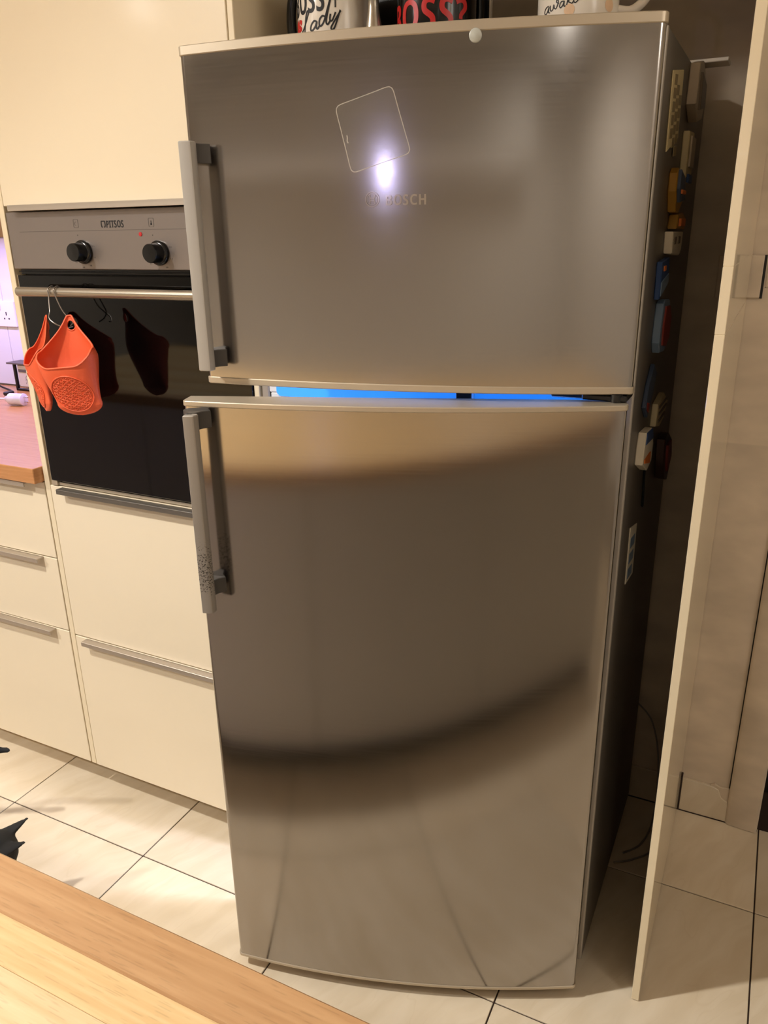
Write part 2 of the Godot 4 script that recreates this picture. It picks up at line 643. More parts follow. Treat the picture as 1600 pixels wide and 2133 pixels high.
func build_room():
	var st := mb()
	box(st, Vector3(X0 - 0.1, -0.12, ZK - 0.1), Vector3(X1 + 0.1, -0.003, Z1 + 0.1))
	var floor_ := struct("floor", st, "grout", "polished beige stone-look floor tiles laid in a square grid with dark joints", "floor")
	var shared := {}
	var ix := 0
	for i in range(-7, 8):
		for k in range(-3, 10):
			var a := Vector2(0.2995 + TP * i, 0.14 + TP * k)
			var lo := Vector2(maxf(a.x + 0.0016, X0), maxf(a.y + 0.0016, ZB if a.x > 0.25 else ZK))
			var hi := Vector2(minf(a.x + TP - 0.0016, X1), minf(a.y + TP - 0.0016, Z1))
			if hi.x - lo.x < 0.02 or hi.y - lo.y < 0.02: continue
			var size := hi - lo
			var v := absi(i * 7 + k * 3) % 4
			var key := "%.3f %.3f %d" % [size.x, size.y, v]
			if not shared.has(key):
				var t := mb()
				var xf := Transform3D(Basis(Vector3.UP, PI * (v % 2)), Vector3())
				box(t, Vector3(-size.x / 2, -0.008, -size.y / 2), Vector3(size.x / 2, 0, size.y / 2), 0.0009, xf)
				shared[key] = t.commit()
			var o := MeshInstance3D.new()
			o.name = "tile"
			o.mesh = shared[key]
			o.material_override = M["tile_%d" % v]
			floor_.add_child(o, true)
			o.position = Vector3((lo.x + hi.x) / 2, 0, (lo.y + hi.y) / 2)
			ix += 1
	for k in 4:
		M["tile_%d" % k].uv1_scale = Vector3(1.0 / TP, 1.0 / TP, 1)
		M["tile_%d" % k].uv1_offset = Vector3(0.5, 0.5, 0)
	# back wall: a chimney-breast step behind the tall units, deeper behind the worktop
	st = mb()
	box(st, Vector3(0.3, 0, ZB - 0.25), Vector3(1.668, H, ZB))
	box(st, Vector3(1.668, 2.05, ZB - 0.25), Vector3(2.45, H, ZB))
	box(st, Vector3(2.45, 0, ZB - 0.25), Vector3(X1, H, ZB))
	struct("wall_back", st, "wall_paint", "warm beige painted back wall behind the fridge and beside the end panel", "wall")
	st = mb()
	box(st, Vector3(X0, 0, ZK - 0.1), Vector3(0.3, H, ZK))
	struct("wall_kitchen", st, "room_paint", "wall behind the left worktop", "wall")
	st = mb()
	box(st, Vector3(X0 - 0.1, 0, ZK - 0.1), Vector3(X0, H, Z1 + 0.1))
	struct("wall_left", st, "room_paint", "plain painted wall at the left end of the kitchen", "wall")
	st = mb()
	box(st, Vector3(X1, 0, ZB - 0.25), Vector3(X1 + 0.1, H, Z1 + 0.1))
	struct("wall_right", st, "room_paint", "plain painted wall at the right end of the kitchen", "wall")
	st = mb()
	box(st, Vector3(X0, 0, Z1), Vector3(X1, H, Z1 + 0.1))
	struct("wall_front", st, "room_paint", "plain painted wall behind the camera", "wall")
	st = mb()
	box(st, Vector3(X0 - 0.1, H, ZK - 0.1), Vector3(X1 + 0.1, H + 0.1, Z1 + 0.1))
	struct("ceiling", st, "ceiling_paint", "plain white ceiling", "ceiling")
	# brown door in the opening right of the casing
	st = mb()
	box(st, Vector3(1.668, 0.004, ZB - 0.20), Vector3(2.45, 2.05, ZB - 0.16), 0.003)
	var dr := struct("door_1", st, "door_brown", "dark brown door set back in its opening at the far right", "door")
	st = mb()
	box(st, Vector3(1.78, 0.15, ZB - 0.165), Vector3(2.34, 0.95, ZB - 0.150), 0.006)
	obj("door_panel", st, "door_brown", dr)
	st = mb()
	box(st, Vector3(1.78, 1.1, ZB - 0.165), Vector3(2.34, 1.9, ZB - 0.150), 0.006)
	obj("door_panel", st, "door_brown", dr)
	# casing left of the door
	st = mb()
	extrude(st, PackedVector2Array([Vector2(1.592, ZB), Vector2(1.592, ZB + 0.010), Vector2(1.598, ZB + 0.016), Vector2(1.640, ZB + 0.020), Vector2(1.662, ZB + 0.020), Vector2(1.667, ZB + 0.015), Vector2(1.667, ZB)]), 0.002, 2.12, 0.0)
	struct("trim_1", st, "wall_paint", "beige door casing with a dark crack along its left edge", "door trim")
	st = mb()
	box(st, Vector3(1.5895, 0.10, ZB), Vector3(1.592, 2.12, ZB + 0.0012))
	struct("trim_2", st, "slot_shadow_dark", "dark open joint between the wall and the door casing", "wall joint")
	# skirting of cut floor tile, its right end broken away
	st = mb()
	box(st, Vector3(0.9, 0.002, ZB), Vector3(1.4745, 0.098, ZB + 0.009), 0.001)
	var sk := struct("baseboard_back", st, "tile_2", "low skirting of cut beige floor tile, broken at its right end", "skirting")
	st = mb()
	var face := Transform3D(Basis(Vector3.RIGHT, PI / 2), Vector3())   # (x, z) drawn as (x, -y), depth towards the viewer
	var broken := PackedVector2Array()
	for p in [[1.4785, 0.002], [1.612, 0.002], [1.604, 0.020], [1.593, 0.046], [1.590, 0.062], [1.575, 0.070], [1.566, 0.092], [1.552, 0.098], [1.4785, 0.1]]: broken.append(Vector2(p[0], -p[1]))
	extrude(st, broken, ZB, ZB + 0.009, 0.0008, face)
	obj("tile", st, "tile_2", sk)
	st = mb()
	broken = PackedVector2Array()
	for p in [[1.6145, 0.002], [1.650, 0.002], [1.644, 0.016], [1.633, 0.030], [1.629, 0.052], [1.610, 0.066], [1.594, 0.060], [1.597, 0.046], [1.607, 0.020]]: broken.append(Vector2(p[0], -p[1]))
	extrude(st, broken, ZB, ZB + 0.008, 0.0008, face)
	obj("tile", st, "tile_2", sk)
	st = mb()
	broken = PackedVector2Array()
	for p in [[1.545, 0.002], [1.664, 0.002], [1.666, 0.030], [1.661, 0.064], [1.646, 0.072], [1.633, 0.070], [1.622, 0.082], [1.606, 0.090], [1.589, 0.102], [1.570, 0.1], [1.556, 0.106], [1.545, 0.1]]: broken.append(Vector2(p[0], -p[1]))
	extrude(st, broken, ZB - 0.002, ZB + 0.006, 0.002, face)
	obj("plaster_patch", st, "plaster", sk)
	st = mb()
	box(st, Vector3(0.9, -0.003, ZB), Vector3(1.668, 0.002, ZB + 0.0105))
	obj("joint", st, "grout", sk)
	st = mb()
	box(st, Vector3(1.4745, 0.002, ZB), Vector3(1.4785, 0.112, ZB + 0.0092))
	obj("joint", st, "grout", sk)
	# backsplash of tall panels over the left worktop
	st = mb()
	box(st, Vector3(X0 + 0.001, 0.94, ZK), Vector3(-0.001, 1.456, ZK + 0.004))
	var bs := struct("trim_3", st, "print_grey", "white backsplash boards over the left worktop, lit lilac", "backsplash")
	for k in 15:
		var xa := -0.963 + 0.1105 * (k - 14 + 8)
		if xa + 0.1105 > -0.004 or xa < X0: continue
		st = mb()
		box(st, Vector3(xa + 0.001, 0.941, ZK + 0.002), Vector3(xa + 0.1095, 1.455, ZK + 0.012), 0.0015)
		obj("board", st, "backsplash", bs)
	# ceiling spotlights; the first is the main light, the last is added fill
	for p in [Vector3(-0.12, H, 1.16), Vector3(-1.3, H, 2.02), Vector3(2.6, H, 3.1)]:
		var sp := thing("ceiling_spotlight", p, "", "spotlight")
		tag(sp, "round warm ceiling spotlight over the island in front of the oven" if absf(p.x) < 1 else ("round warm ceiling spotlight further left, behind the island" if p.x < 0 else "unseen ceiling spotlight added as fill in the far right corner"), "")
		st = mb()
		lathe(st, [Vector2(0.0, 0.0), Vector2(0.055, 0.0), Vector2(0.055, -0.012), Vector2(0.045, -0.016), Vector2(0.040, -0.006)], 28)
		obj("ring", st, "satin_trim", sp, true)
		st = mb()
		lathe(st, [Vector2(0.0, -0.010), Vector2(0.040, -0.010), Vector2(0.040, -0.006), Vector2(0.0, -0.006)], 28)
		obj("lamp_glass", st, "glow_warm", sp, true)
	var pl := thing("added_fill_lamp", Vector3(2.80, H, 0.90), "unseen round fill lamp added at the right, beyond the end panel", "lamp")  # fitting made up to go with the added right-hand fill
	st = mb()
	lathe(st, [Vector2(0.0, 0.0), Vector2(0.06, 0.0), Vector2(0.06, -0.02), Vector2(0.012, -0.03), Vector2(0.012, -0.16), Vector2(0.0, -0.16)], 20)
	obj("stem", st, "satin_trim", pl, true)
	st = mb()
	var globe := []
	for k in 17: globe.append(Vector2(0.13 * sin(PI * k / 16.0), -0.29 - 0.13 * cos(PI * k / 16.0)))
	lathe(st, globe, 28)
	obj("lamp_globe", st, "glow_warm", pl, true)
	# opposite run seen only in reflections: wall cupboards with a small cool lamp under them
	var cup := thing("wall_cupboard", Vector3(0.6, 1.83, Z1 - 0.35), "long cream wall cupboard on the wall behind the camera", "cupboard")
	st = mb()
	box(st, Vector3(-1.6, 1.83, Z1 - 0.33), Vector3(2.6, 2.30, Z1))
	obj("body", st, "carcass", cup)
	for k in 6:
		st = mb()
		box(st, Vector3(-1.6 + 0.7 * k + 0.002, 1.832, Z1 - 0.352), Vector3(-0.9 + 0.7 * k - 0.002, 2.298, Z1 - 0.331), 0.002)
		obj("door", st, "grey_door", cup)
	var ls := thing("strip_light", Vector3(0.5, 1.822, Z1 - 0.30), "long dim strip light under the wall cupboard behind the camera", "lamp")
	st = mb()
	box(st, Vector3(-1.4, 1.814, Z1 - 0.335), Vector3(2.4, 1.829, Z1 - 0.32), 0.002)
	obj("lamp_tube", st, "glow_dim", ls)
	area_light("strip_light_wash", self, Transform3D(Basis(), Vector3(0.5, 1.8215, Z1 - 0.337)), Vector2(3.8, 0.015), Color(1.0, 0.95, 0.9), 0.05)
	var sl := thing("cupboard_lamp", Vector3(0.93, 1.796, Z1 - 0.36), "small cool white lamp under the wall cupboard behind the camera", "lamp")
	st = mb()
	lathe(st, [Vector2(0, 0), Vector2(0.028, 0), Vector2(0.028, 0.02), Vector2(0, 0.02)], 20, Transform3D(Basis(Vector3.RIGHT, PI / 2), Vector3(0, -0.035, -0.006)))
	obj("lamp_head", st, "glow_cool", sl, true)
	st = mb()
	box(st, Vector3(-0.012, -0.04, 0.014), Vector3(0.012, 0.034, 0.03), 0.002)
	obj("bracket", st, "aluminium", sl, true)
	down_light("cupboard_lamp_light", Vector3(0.93, 1.772, Z1 - 0.40), COOL, 0.16, 0.02, Vector3.FORWARD, 50.0)

# ------------------------------------------------------------------ kitchen units
func strip_handle(parent: Node3D, x0: float, x1: float, y: float, z := 0.0, m := "aluminium"):
	var st := mb()
	box(st, Vector3(x0, y - 0.004, z), Vector3(x1, y, z + 0.021), 0.0006)
	box(st, Vector3(x0, y - 0.012, z + 0.0185), Vector3(x1, y - 0.002, z + 0.021), 0.0006)
	obj("handle", st, m, parent)

func build_oven_cabinet():
	var c := thing("oven_cabinet", Vector3(0.324, 0, -0.3), "tall glossy cream cabinet housing the built-in oven, beside the fridge", "cabinet")
	var st := mb()
	box(st, Vector3(0.0015, 0.086, -0.575), Vector3(0.0175, 2.3, -0.0005), 0.0008)
	obj("side_panel", st, "cream_edge", c)
	st = mb()
	box(st, Vector3(0.636, 0.086, -0.575), Vector3(0.6485, 2.3, 0.0), 0.0012)
	obj("side_panel", st, "cream_edge", c)
	st = mb()
	box(st, Vector3(0.018, 0.09, -0.575), Vector3(0.6355, 0.105, -0.02))
	box(st, Vector3(0.018, 0.875, -0.575), Vector3(0.6355, 0.893, -0.021))
	box(st, Vector3(0.018, 1.515, -0.575), Vector3(0.6355, 1.533, -0.021))
	box(st, Vector3(0.018, 2.282, -0.575), Vector3(0.6355, 2.3, -0.021))
	box(st, Vector3(0.018, 0.09, -0.585), Vector3(0.6355, 2.3, -0.576))
	obj("shelves_and_back", st, "carcass", c)
	st = mb()
	box(st, Vector3(0.019, 1.518, -0.019), Vector3(0.6335, 2.296, 0.0), 0.0012)
	obj("door", st, "cream", c)
	strip_handle(c.get_node("door"), 0.054, 0.60, 1.519, 0.0)
	for y in [[0.489, 0.893], [0.0855, 0.4855]]:
		st = mb()
		box(st, Vector3(0.019, y[0], -0.019), Vector3(0.6335, y[1], 0.0), 0.0012)
		var d := obj("drawer", st, "cream", c)
		strip_handle(d, 0.060, 0.60, y[1], 0.0, "dull_aluminium" if y[1] > 0.8 else "aluminium")
	st = mb()
	box(st, Vector3(0.0, 0.001, -0.125), Vector3(0.648, 0.086, -0.110))
	obj("plinth", st, "cream_edge", c)
	for x in [0.05, 0.60]:
		for z in [-0.17, -0.5]:
			st = mb()
			lathe(st, [Vector2(0.024, 0.001), Vector2(0.020, 0.01), Vector2(0.016, 0.03), Vector2(0.016, 0.088)], 14, Transform3D(Basis(), Vector3(x, 0, z)))
			obj("foot", st, "black_plastic", c)

func build_base_cabinet():
	var c := thing("base_cabinet", Vector3(-0.3, 0, -0.3), "low cream base cabinet of three wide drawers under the left worktop", "cabinet")
	var st := mb()
	box(st, Vector3(-0.798, 0.088, -0.6), Vector3(-0.0015, 0.897, -0.0195))
	obj("body", st, "carcass", c)
	for y in [[0.698, 0.8965], [0.4945, 0.695], [0.0865, 0.4915]]:
		st = mb()
		box(st, Vector3(-0.798, y[0], -0.019), Vector3(-0.002, y[1], 0.0), 0.0012)
		var d := obj("drawer", st, "cream", c)
		strip_handle(d, -0.75, -0.048, y[1], 0.0)
	st = mb()
	box(st, Vector3(-0.798, 0.001, -0.125), Vector3(-0.001, 0.086, -0.110))
	obj("plinth", st, "cream_edge", c)
	c = thing("base_cabinet", Vector3(-1.2, 0, -0.3), "cream base cabinet further left, next to the one by the oven cabinet", "cabinet")
	st = mb()
	box(st, Vector3(-1.6, 0.088, -0.6), Vector3(-0.802, 0.897, -0.0195))
	box(st, Vector3(-1.6, 0.001, -0.125), Vector3(-0.802, 0.088, -0.110))
	obj("body", st, "carcass", c)
	st = mb()
	box(st, Vector3(-1.598, 0.0865, -0.019), Vector3(-0.802, 0.8965, 0.0), 0.0012)
	obj("door", st, "cream", c)
	# worktop
	st = mb()
	box(st, Vector3(-1.6, 0.899, ZK + 0.012), Vector3(-0.001, 0.937, 0.026), 0.0015)
	tag(obj("worktop", st, "worktop_wood"), "oak worktop at the left, lit lilac on top, orange along its front edge", "worktop")
	# wall cabinet
	c = thing("wall_cabinet", Vector3(-0.8, 1.456, -0.55), "cream wall cabinet over the left worktop with a brown underside rail", "cabinet")
	st = mb()
	box(st, Vector3(-1.6, 1.475, ZK + 0.001), Vector3(-0.003, 2.3, -0.415))
	obj("body", st, "carcass", c)
	st = mb()
	box(st, Vector3(-1.598, 1.53, -0.4145), Vector3(-0.004, 2.298, -0.396), 0.0012)
	obj("door", st, "cream", c)
	st = mb()
	box(st, Vector3(-1.6, 1.457, -0.4145), Vector3(-0.003, 1.527, -0.396), 0.001)
	obj("light_rail", st, "tan", c)
	var l := thing("strip_light", Vector3(-0.8, 1.466, -0.52), "cool white strip light under the wall cabinet at the left", "lamp")
	st = mb()
	box(st, Vector3(-1.5, 1.4625, -0.535), Vector3(-0.06, 1.4745, -0.505), 0.002)
	obj("lamp_tube", st, "glow_cool", l)
	area_light("strip_light_glow", self, Transform3D(Basis(Vector3.RIGHT, -PI / 2), Vector3(-0.78, 1.4605, -0.52)), Vector2(1.44, 0.03), Color(0.80, 0.72, 1.0), 1.0)

func build_island():
	# worktop of long staves; the camera leans over it
	var t := thing("island_worktop", Vector3(0.6, 0.872, 1.4), "thick wooden butcher block worktop at the bottom left, nearest the camera", "worktop")
	var z := 0.8885
	var ws := [0.0490, 0.036, 0.055, 0.028, 0.050, 0.042, 0.055, 0.048, 0.036, 0.056, 0.040, 0.06, 0.05, 0.045, 0.055, 0.05, 0.04, 0.05, 0.05, 0.06, 0.05, 0.05, 0.05]
	var tone := [0, 2, 1, 3, 4, 1, 3, 2, 4, 1, 2, 3, 1, 4, 2, 1, 3, 2, 1, 4, 1, 2, 3]
	for k in ws.size():
		var st := mb()
		var lo := Vector3(-1.3, 0.872, z)
		var hi := Vector3(2.35, 0.910, z + ws[k] - 0.0002)
		box(st, lo, hi, 0.0022 if k == 0 else 0.0003)
		obj("stave", st, "wood_%d" % tone[k], t)
		z += ws[k]
	var b := thing("island_cabinet", Vector3(0.6, 0, 1.4), "cream cabinet under the wooden island worktop", "cabinet")
	var st := mb()
	box(st, Vector3(-1.25, 0.085, 0.945), Vector3(2.28, 0.8715, z - 0.05))
	obj("body", st, "carcass", b)
	for k in 5:
		st = mb()
		box(st, Vector3(-1.248 + 0.706 * k, 0.087, 0.925), Vector3(-0.546 + 0.706 * k, 0.869, 0.944), 0.002)
		obj("door", st, "white_door", b)
	st = mb()
	box(st, Vector3(-1.22, 0.001, 0.955), Vector3(2.25, 0.085, z - 0.08))
	obj("plinth", st, "slot_shadow_dark", b)

func build_end_panel():
	var st := mb()
	var x0 := 1.4595
	var x1 := 1.4738
	# notched round the switch plate on the wall
	box(st, Vector3(x0, 0.002, ZB + 0.001), Vector3(x1, 1.308, 0.016), 0.0008)
	box(st, Vector3(x0, 1.308, ZB + 0.012), Vector3(x1, 1.402, 0.016), 0.0008)
	box(st, Vector3(x0, 1.402, ZB + 0.001), Vector3(x1, 2.3, 0.016), 0.0008)
	tag(obj("end_panel", st, "cream_panel"), "tall thin glossy cream end panel standing on the floor right of the fridge", "panel")
	# cupboard bridging over the fridge, above the frame
	var c := thing("bridge_cupboard", Vector3(1.05, 1.985, -0.3), "cream cupboard bridging over the fridge between oven cabinet and end panel", "cupboard")
	st = mb()
	box(st, Vector3(0.6495, 1.985, ZB + 0.001), Vector3(1.4590, 2.3, -0.02))
	obj("body", st, "carcass", c)
	st = mb()
	box(st, Vector3(0.651, 1.987, -0.0195), Vector3(1.4575, 2.298, 0.0), 0.0012)
	obj("door", st, "cream", c)

func build_niche_details():
	# switch plate on the back wall, behind the end panel
	var p := thing("switch_plate", Vector3(1.454, 1.356, ZB), "small square wall plate half hidden behind the cream end panel", "switch")
	var st := mb()
	box(st, Vector3(1.4105, 1.313, ZB), Vector3(1.4975, 1.3985, ZB + 0.008), 0.002)
	obj("plate", st, "wall_paint", p)
	st = mb()
	box(st, Vector3(1.4976, 1.312, ZB), Vector3(1.5025, 1.3985, ZB + 0.0035))
	obj("edge_shadow", st, "slot_shadow_dark", p)  # shadow along the right edge of the plate, built as a dark strip
	st = mb()
	for q in [[1.506, 1.334, 1.5075, 1.377], [1.506, 1.3755, 1.55, 1.377], [1.506, 1.334, 1.55, 1.3355]]:
		box(st, Vector3(q[0], q[1], ZB), Vector3(q[2], q[3], ZB + 0.001))
	obj("outline_mark", st, "plaster", p)
	# white board on top of the fridge, sticking out to the right
	st = mb()
	box(st, Vector3(0.95, 1.7195, -0.415), Vector3(1.404, 1.7255, -0.36), 0.001)
	box(st, Vector3(1.0, 1.7125, -0.410), Vector3(1.3, 1.7196, -0.37), 0.001)
	tag(obj("serving_tray", st, "mug_white"), "thin white tray lying on the fridge, its right end sticking out", "tray")
	# cables on the floor behind the fridge
	st = mb()
	tube(st, smooth_path([Vector3(1.345, 0.30, -0.59), Vector3(1.39, 0.26, -0.575), Vector3(1.418, 0.16, -0.55), Vector3(1.425, 0.03, -0.50), Vector3(1.41, 0.007, -0.42), Vector3(1.375, 0.006, -0.37)], 8), 0.0022, 8)
	tag(obj("power_cable", st, "cable_grey"), "thin grey cable hanging in the gap behind the fridge and onto the floor", "cable")
	st = mb()
	tube(st, smooth_path([Vector3(1.36, 0.005, -0.33), Vector3(1.40, 0.005, -0.36), Vector3(1.44, 0.005, -0.42), Vector3(1.452, 0.02, -0.55), Vector3(1.449, 0.09, -0.59)], 8), 0.0022, 8)
	tag(obj("power_cable", st, "cable_grey"), "second thin cable lying flat on the floor of the gap by the fridge foot", "cable")

# ------------------------------------------------------------------ fridge
const DW := 0.69
const BULGE := 0.03

func bow(x: float) -> float:
	var t := clampf(-x / DW, 0.0, 1.0)
	return 4.0 * BULGE * t * (1.0 - t)

func door_outline(grow: float, back: float) -> PackedVector2Array:
	var out := PackedVector2Array()
	var n := 36
	out.append(Vector2(grow, back))
	out.append(Vector2(grow, -0.009))
	for k in 4:
		var a := PI / 2 * (k + 1) / 5.0
		out.append(Vector2(grow - 0.009 * (1 - cos(a)), -0.009 + (0.009 + 0.0014 + grow) * sin(a)))
	for k in n + 1:
		var x := -0.009 - (DW - 0.018) * k / n
		out.append(Vector2(x, bow(x) + grow))
	for k in 4:
		var a := PI / 2 * (4 - k) / 5.0
		out.append(Vector2(-DW - grow + 0.009 * (1 - cos(a)), -0.009 + (0.009 + 0.0014 + grow) * sin(a)))
	out.append(Vector2(-DW - grow, -0.009))
	out.append(Vector2(-DW - grow, back))
	return out

# maps a drawing (x to the right, y up, z out of the door) onto the bowed front
func on_door(x: float, y: float) -> Callable:
	return func(p: Vector3):
		var s := 4.0 * BULGE / DW * (1.0 - 2.0 * clampf(-(x + p.x) / DW, 0.0, 1.0))
		var nrm := Vector3(s, 0, 1).normalized()
		return Vector3(x + p.x, y + p.y, bow(x + p.x)) + nrm * p.z

func door(fr: Node3D, called: String, at: Vector3, deg: float, y0: float, y1: float, top: float, bottom: float) -> Node3D:
	var st := mb()
	extrude(st, door_outline(0.0, -0.038), y0 + bottom, y1 - top)
	var d := MeshInstance3D.new()
	d.name = called
	d.mesh = st.commit()
	d.material_override = M["steel"]
	fr.add_child(d, true)
	d.transform = Transform3D(Basis(Vector3.UP, deg_to_rad(deg)), at - fr.position)
	st = mb()
	extrude(st, door_outline(0.0018, -0.040), y1 - top, y1, 0.0012)
	obj("top_trim", st, "satin_trim", d, true)
	st = mb()
	extrude(st, door_outline(0.0018, -0.040), y0, y0 + bottom, 0.0012)
	obj("bottom_trim", st, "satin_trim", d, true)
	st = mb()
	box(st, Vector3(-DW + 0.07, y0 + 0.05, -0.17), Vector3(-0.12, y1 - 0.06, -0.0385), 0.008)
	obj("inner_liner", st, "liner", d, true)
	st = mb()
	box(st, Vector3(-DW + 0.008, y0 + 0.012, -0.046), Vector3(-0.03, y1 - 0.012, -0.0383), 0.002)
	obj("gasket", st, "gasket", d, true)
	return d

func door_handle(d: Node3D, xa: float, xb: float, y0: float, y1: float, low: float, high: float, m: String):
	# upright bar with a rounded inner edge
	var st := mb()
	var bar := PackedVector2Array([Vector2(xa, 0.034), Vector2(xa, 0.0495), Vector2(xa + 0.0006, 0.0502), Vector2(xb - 0.0012, 0.0502), Vector2(xb + 0.0015, 0.0490), Vector2(xb + 0.0045, 0.0440), Vector2(xb + 0.0050, 0.0390), Vector2(xb + 0.0040, 0.0350), Vector2(xb + 0.0018, 0.0335)])
	extrude(st, bar, y0, y1, 0.0014, Transform3D(), 28.0)
	obj("handle", st, m, d, true)
	# the two arms that carry it off the door
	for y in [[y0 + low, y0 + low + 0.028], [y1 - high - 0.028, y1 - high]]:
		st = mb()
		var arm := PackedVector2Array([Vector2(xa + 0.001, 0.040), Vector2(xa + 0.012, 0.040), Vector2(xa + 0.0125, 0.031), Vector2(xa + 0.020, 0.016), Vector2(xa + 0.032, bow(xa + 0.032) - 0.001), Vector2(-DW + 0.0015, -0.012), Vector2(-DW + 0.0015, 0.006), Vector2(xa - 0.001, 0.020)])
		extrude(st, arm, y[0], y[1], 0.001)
		obj("handle_arm", st, "arm_metal_shaded", d, true)
	M["worn_handle"].uv1_scale = Vector3(12.0, -1.0 / (y1 - y0), 1)
	M["worn_handle"].uv1_offset = Vector3(0, y1 / (y1 - y0), 0)

func build_fridge():
	var fr := thing("fridge_freezer", Vector3(1.004, 0, -0.3), "tall two-door stainless steel fridge-freezer with both doors ajar and long bar handles", "fridge")
	var xl := 0.6545
	var xr := 1.3535
	var zb := -0.56
	var yt := 1.7115
	var st := mb()
	box(st, Vector3(xl, 0.035, zb), Vector3(xl + 0.018, yt, -0.006), 0.003)
	box(st, Vector3(xr - 0.018, 0.035, zb), Vector3(xr, yt, -0.006), 0.003)
	box(st, Vector3(xl + 0.004, yt - 0.03, zb), Vector3(xr - 0.004, yt, -0.006), 0.003)
	box(st, Vector3(xl + 0.004, 0.036, zb + 0.001), Vector3(xr - 0.004, yt - 0.001, zb + 0.02))
	box(st, Vector3(xl + 0.004, 0.036, zb), Vector3(xr - 0.004, 0.075, -0.01))
	obj("body", st, "body_metal", fr)
	st = mb()
	for x in [xl, xr - 0.0165]:
		extrude(st, rounded_rect(x, x + 0.0165, -0.010, 0.0, 0.003), 0.034, yt - 0.001, 0.001)
	box(st, Vector3(xl + 0.0165, yt - 0.025, -0.009), Vector3(xr - 0.0165, yt - 0.002, 0.0), 0.001)
	obj("front_frame", st, "body_edge", fr)
	# freezer and fridge compartments, white inside
	for y in [[0.075, 1.165], [1.235, yt - 0.035]]:
		st = mb()
		var a := xl + 0.019
		var b := xr - 0.019
		box(st, Vector3(a, y[0], zb + 0.022), Vector3(a + 0.020, y[1], -0.002), 0.002)
		box(st, Vector3(b - 0.020, y[0], zb + 0.022), Vector3(b, y[1], -0.002), 0.002)
		box(st, Vector3(a + 0.020, y[0], zb + 0.022), Vector3(b - 0.020, y[1], zb + 0.04))
		box(st, Vector3(a + 0.020, y[0], zb + 0.04), Vector3(b - 0.020, y[0] + 0.016, -0.002), 0.002)
		box(st, Vector3(a + 0.020, y[1] - 0.012, zb + 0.04), Vector3(b - 0.020, y[1], -0.002), 0.002)
		obj("inner_liner", st, "liner", fr)
	# the bar between the two compartments, blue lamplight on it painted as glow
	st = mb()
	box(st, Vector3(xl + 0.0166, 1.1655, -0.30), Vector3(xr - 0.0166, 1.2345, -0.001), 0.002)
	obj("middle_rail", st, "liner", fr)
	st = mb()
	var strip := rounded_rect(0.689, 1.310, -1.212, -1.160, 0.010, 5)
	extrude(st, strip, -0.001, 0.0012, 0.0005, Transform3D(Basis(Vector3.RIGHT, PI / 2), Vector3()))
	obj("painted_blue_glow", st, "blue_glow_paint", fr)
	area_light("added_blue_light", fr, Transform3D(Basis(Vector3.UP, PI), Vector3(1.0 - 1.004, 1.186, 0.004 + 0.3)), Vector2(0.62, 0.045), Color(0.30, 0.55, 1.0), 0.05)  # added light that carries the painted blue glow outwards
	st = mb()
	box(st, Vector3(1.064, 1.172, 0.0005), Vector3(1.0925, 1.204, 0.018), 0.002)
	box(st, Vector3(1.071, 1.173, 0.018), Vector3(1.087, 1.186, 0.026), 0.003)
	obj("latch", st, "black_plastic", fr)
	# middle hinge at the right
	st = mb()
	box(st, Vector3(1.284, 1.2075, 0.0005), Vector3(1.352, 1.2165, 0.052), 0.002)
	lathe(st, [Vector2(0.0, 1.2065), Vector2(0.010, 1.2065), Vector2(0.010, 1.2180), Vector2(0.0, 1.2180)], 16, Transform3D(Basis(), Vector3(1.335, 0, 0.045)))
	box(st, Vector3(1.225, 1.199, 0.0005), Vector3(1.345, 1.2075, 0.008), 0.002)
	obj("hinge", st, "black_plastic", fr)
	# lamp in the roof of the fridge compartment: spills out past the open door
	st = mb()
	box(st, Vector3(1.00, 1.1465, -0.055), Vector3(1.20, 1.1525, -0.015), 0.002)
	obj("interior_lamp", st, "fridge_glow", fr)
	area_light("interior_lamp_light", fr, Transform3D(Basis(Vector3.RIGHT, -PI / 2), Vector3(1.1 - 1.004, 1.145, -0.035 + 0.3)), Vector2(0.20, 0.04), Color(0.86, 0.88, 1.0), 2.4)
	for y in [0.42, 0.70, 0.94]:
		st = mb()
		box(st, Vector3(xl + 0.042, y, zb + 0.045), Vector3(xr - 0.042, y + 0.006, -0.09), 0.001)
		obj("shelf", st, "liner", fr)
	for x in [xl + 0.05, xr - 0.05]:
		for z in [-0.05, zb + 0.05]:
			st = mb()
			lathe(st, [Vector2(0.0, 0.0005), Vector2(0.020, 0.0005), Vector2(0.020, 0.012), Vector2(0.010, 0.014), Vector2(0.010, 0.036)], 14, Transform3D(Basis(), Vector3(x, 0, z)))
			obj("foot", st, "black_plastic", fr)
	st = mb()
	box(st, Vector3(xl + 0.02, 0.010, -0.055), Vector3(xr - 0.02, 0.034, -0.045))
	obj("kick_plate", st, "black_plastic", fr)
	# strips added on the hinge side to stop the interior lamp leaking out
	for y in [[0.040, 1.160], [1.240, 1.700]]:
		st = mb()
		box(st, Vector3(xr - 0.030, y[0], 0.0005), Vector3(xr - 0.012, y[1], 0.024 if y[0] < 1.0 else 0.010), 0.002)
		obj("hinge_light_block", st, "gasket", fr)

	# upper (freezer) door
	var d := door(fr, "freezer_door", Vector3(1.358, 0, 0.0405), 13.18, 1.2185, 1.718, 0.0135, 0.011)
	door_handle(d, -0.680, -0.6625, 1.2465, 1.5855, 0.002, 0.001, "handle_metal")
	# silver badge and lettering
	st = mb()
	lettering(st, "BOSCH", 0.0595, 0.0148, 0.0016, on_door(-0.3705, 1.4903), 0.02)
	tag(obj("lettering", st, "chrome", d, true), "raised silver letters", "")
	st = mb()
	var mp := on_door(-0.3906, 1.4993)
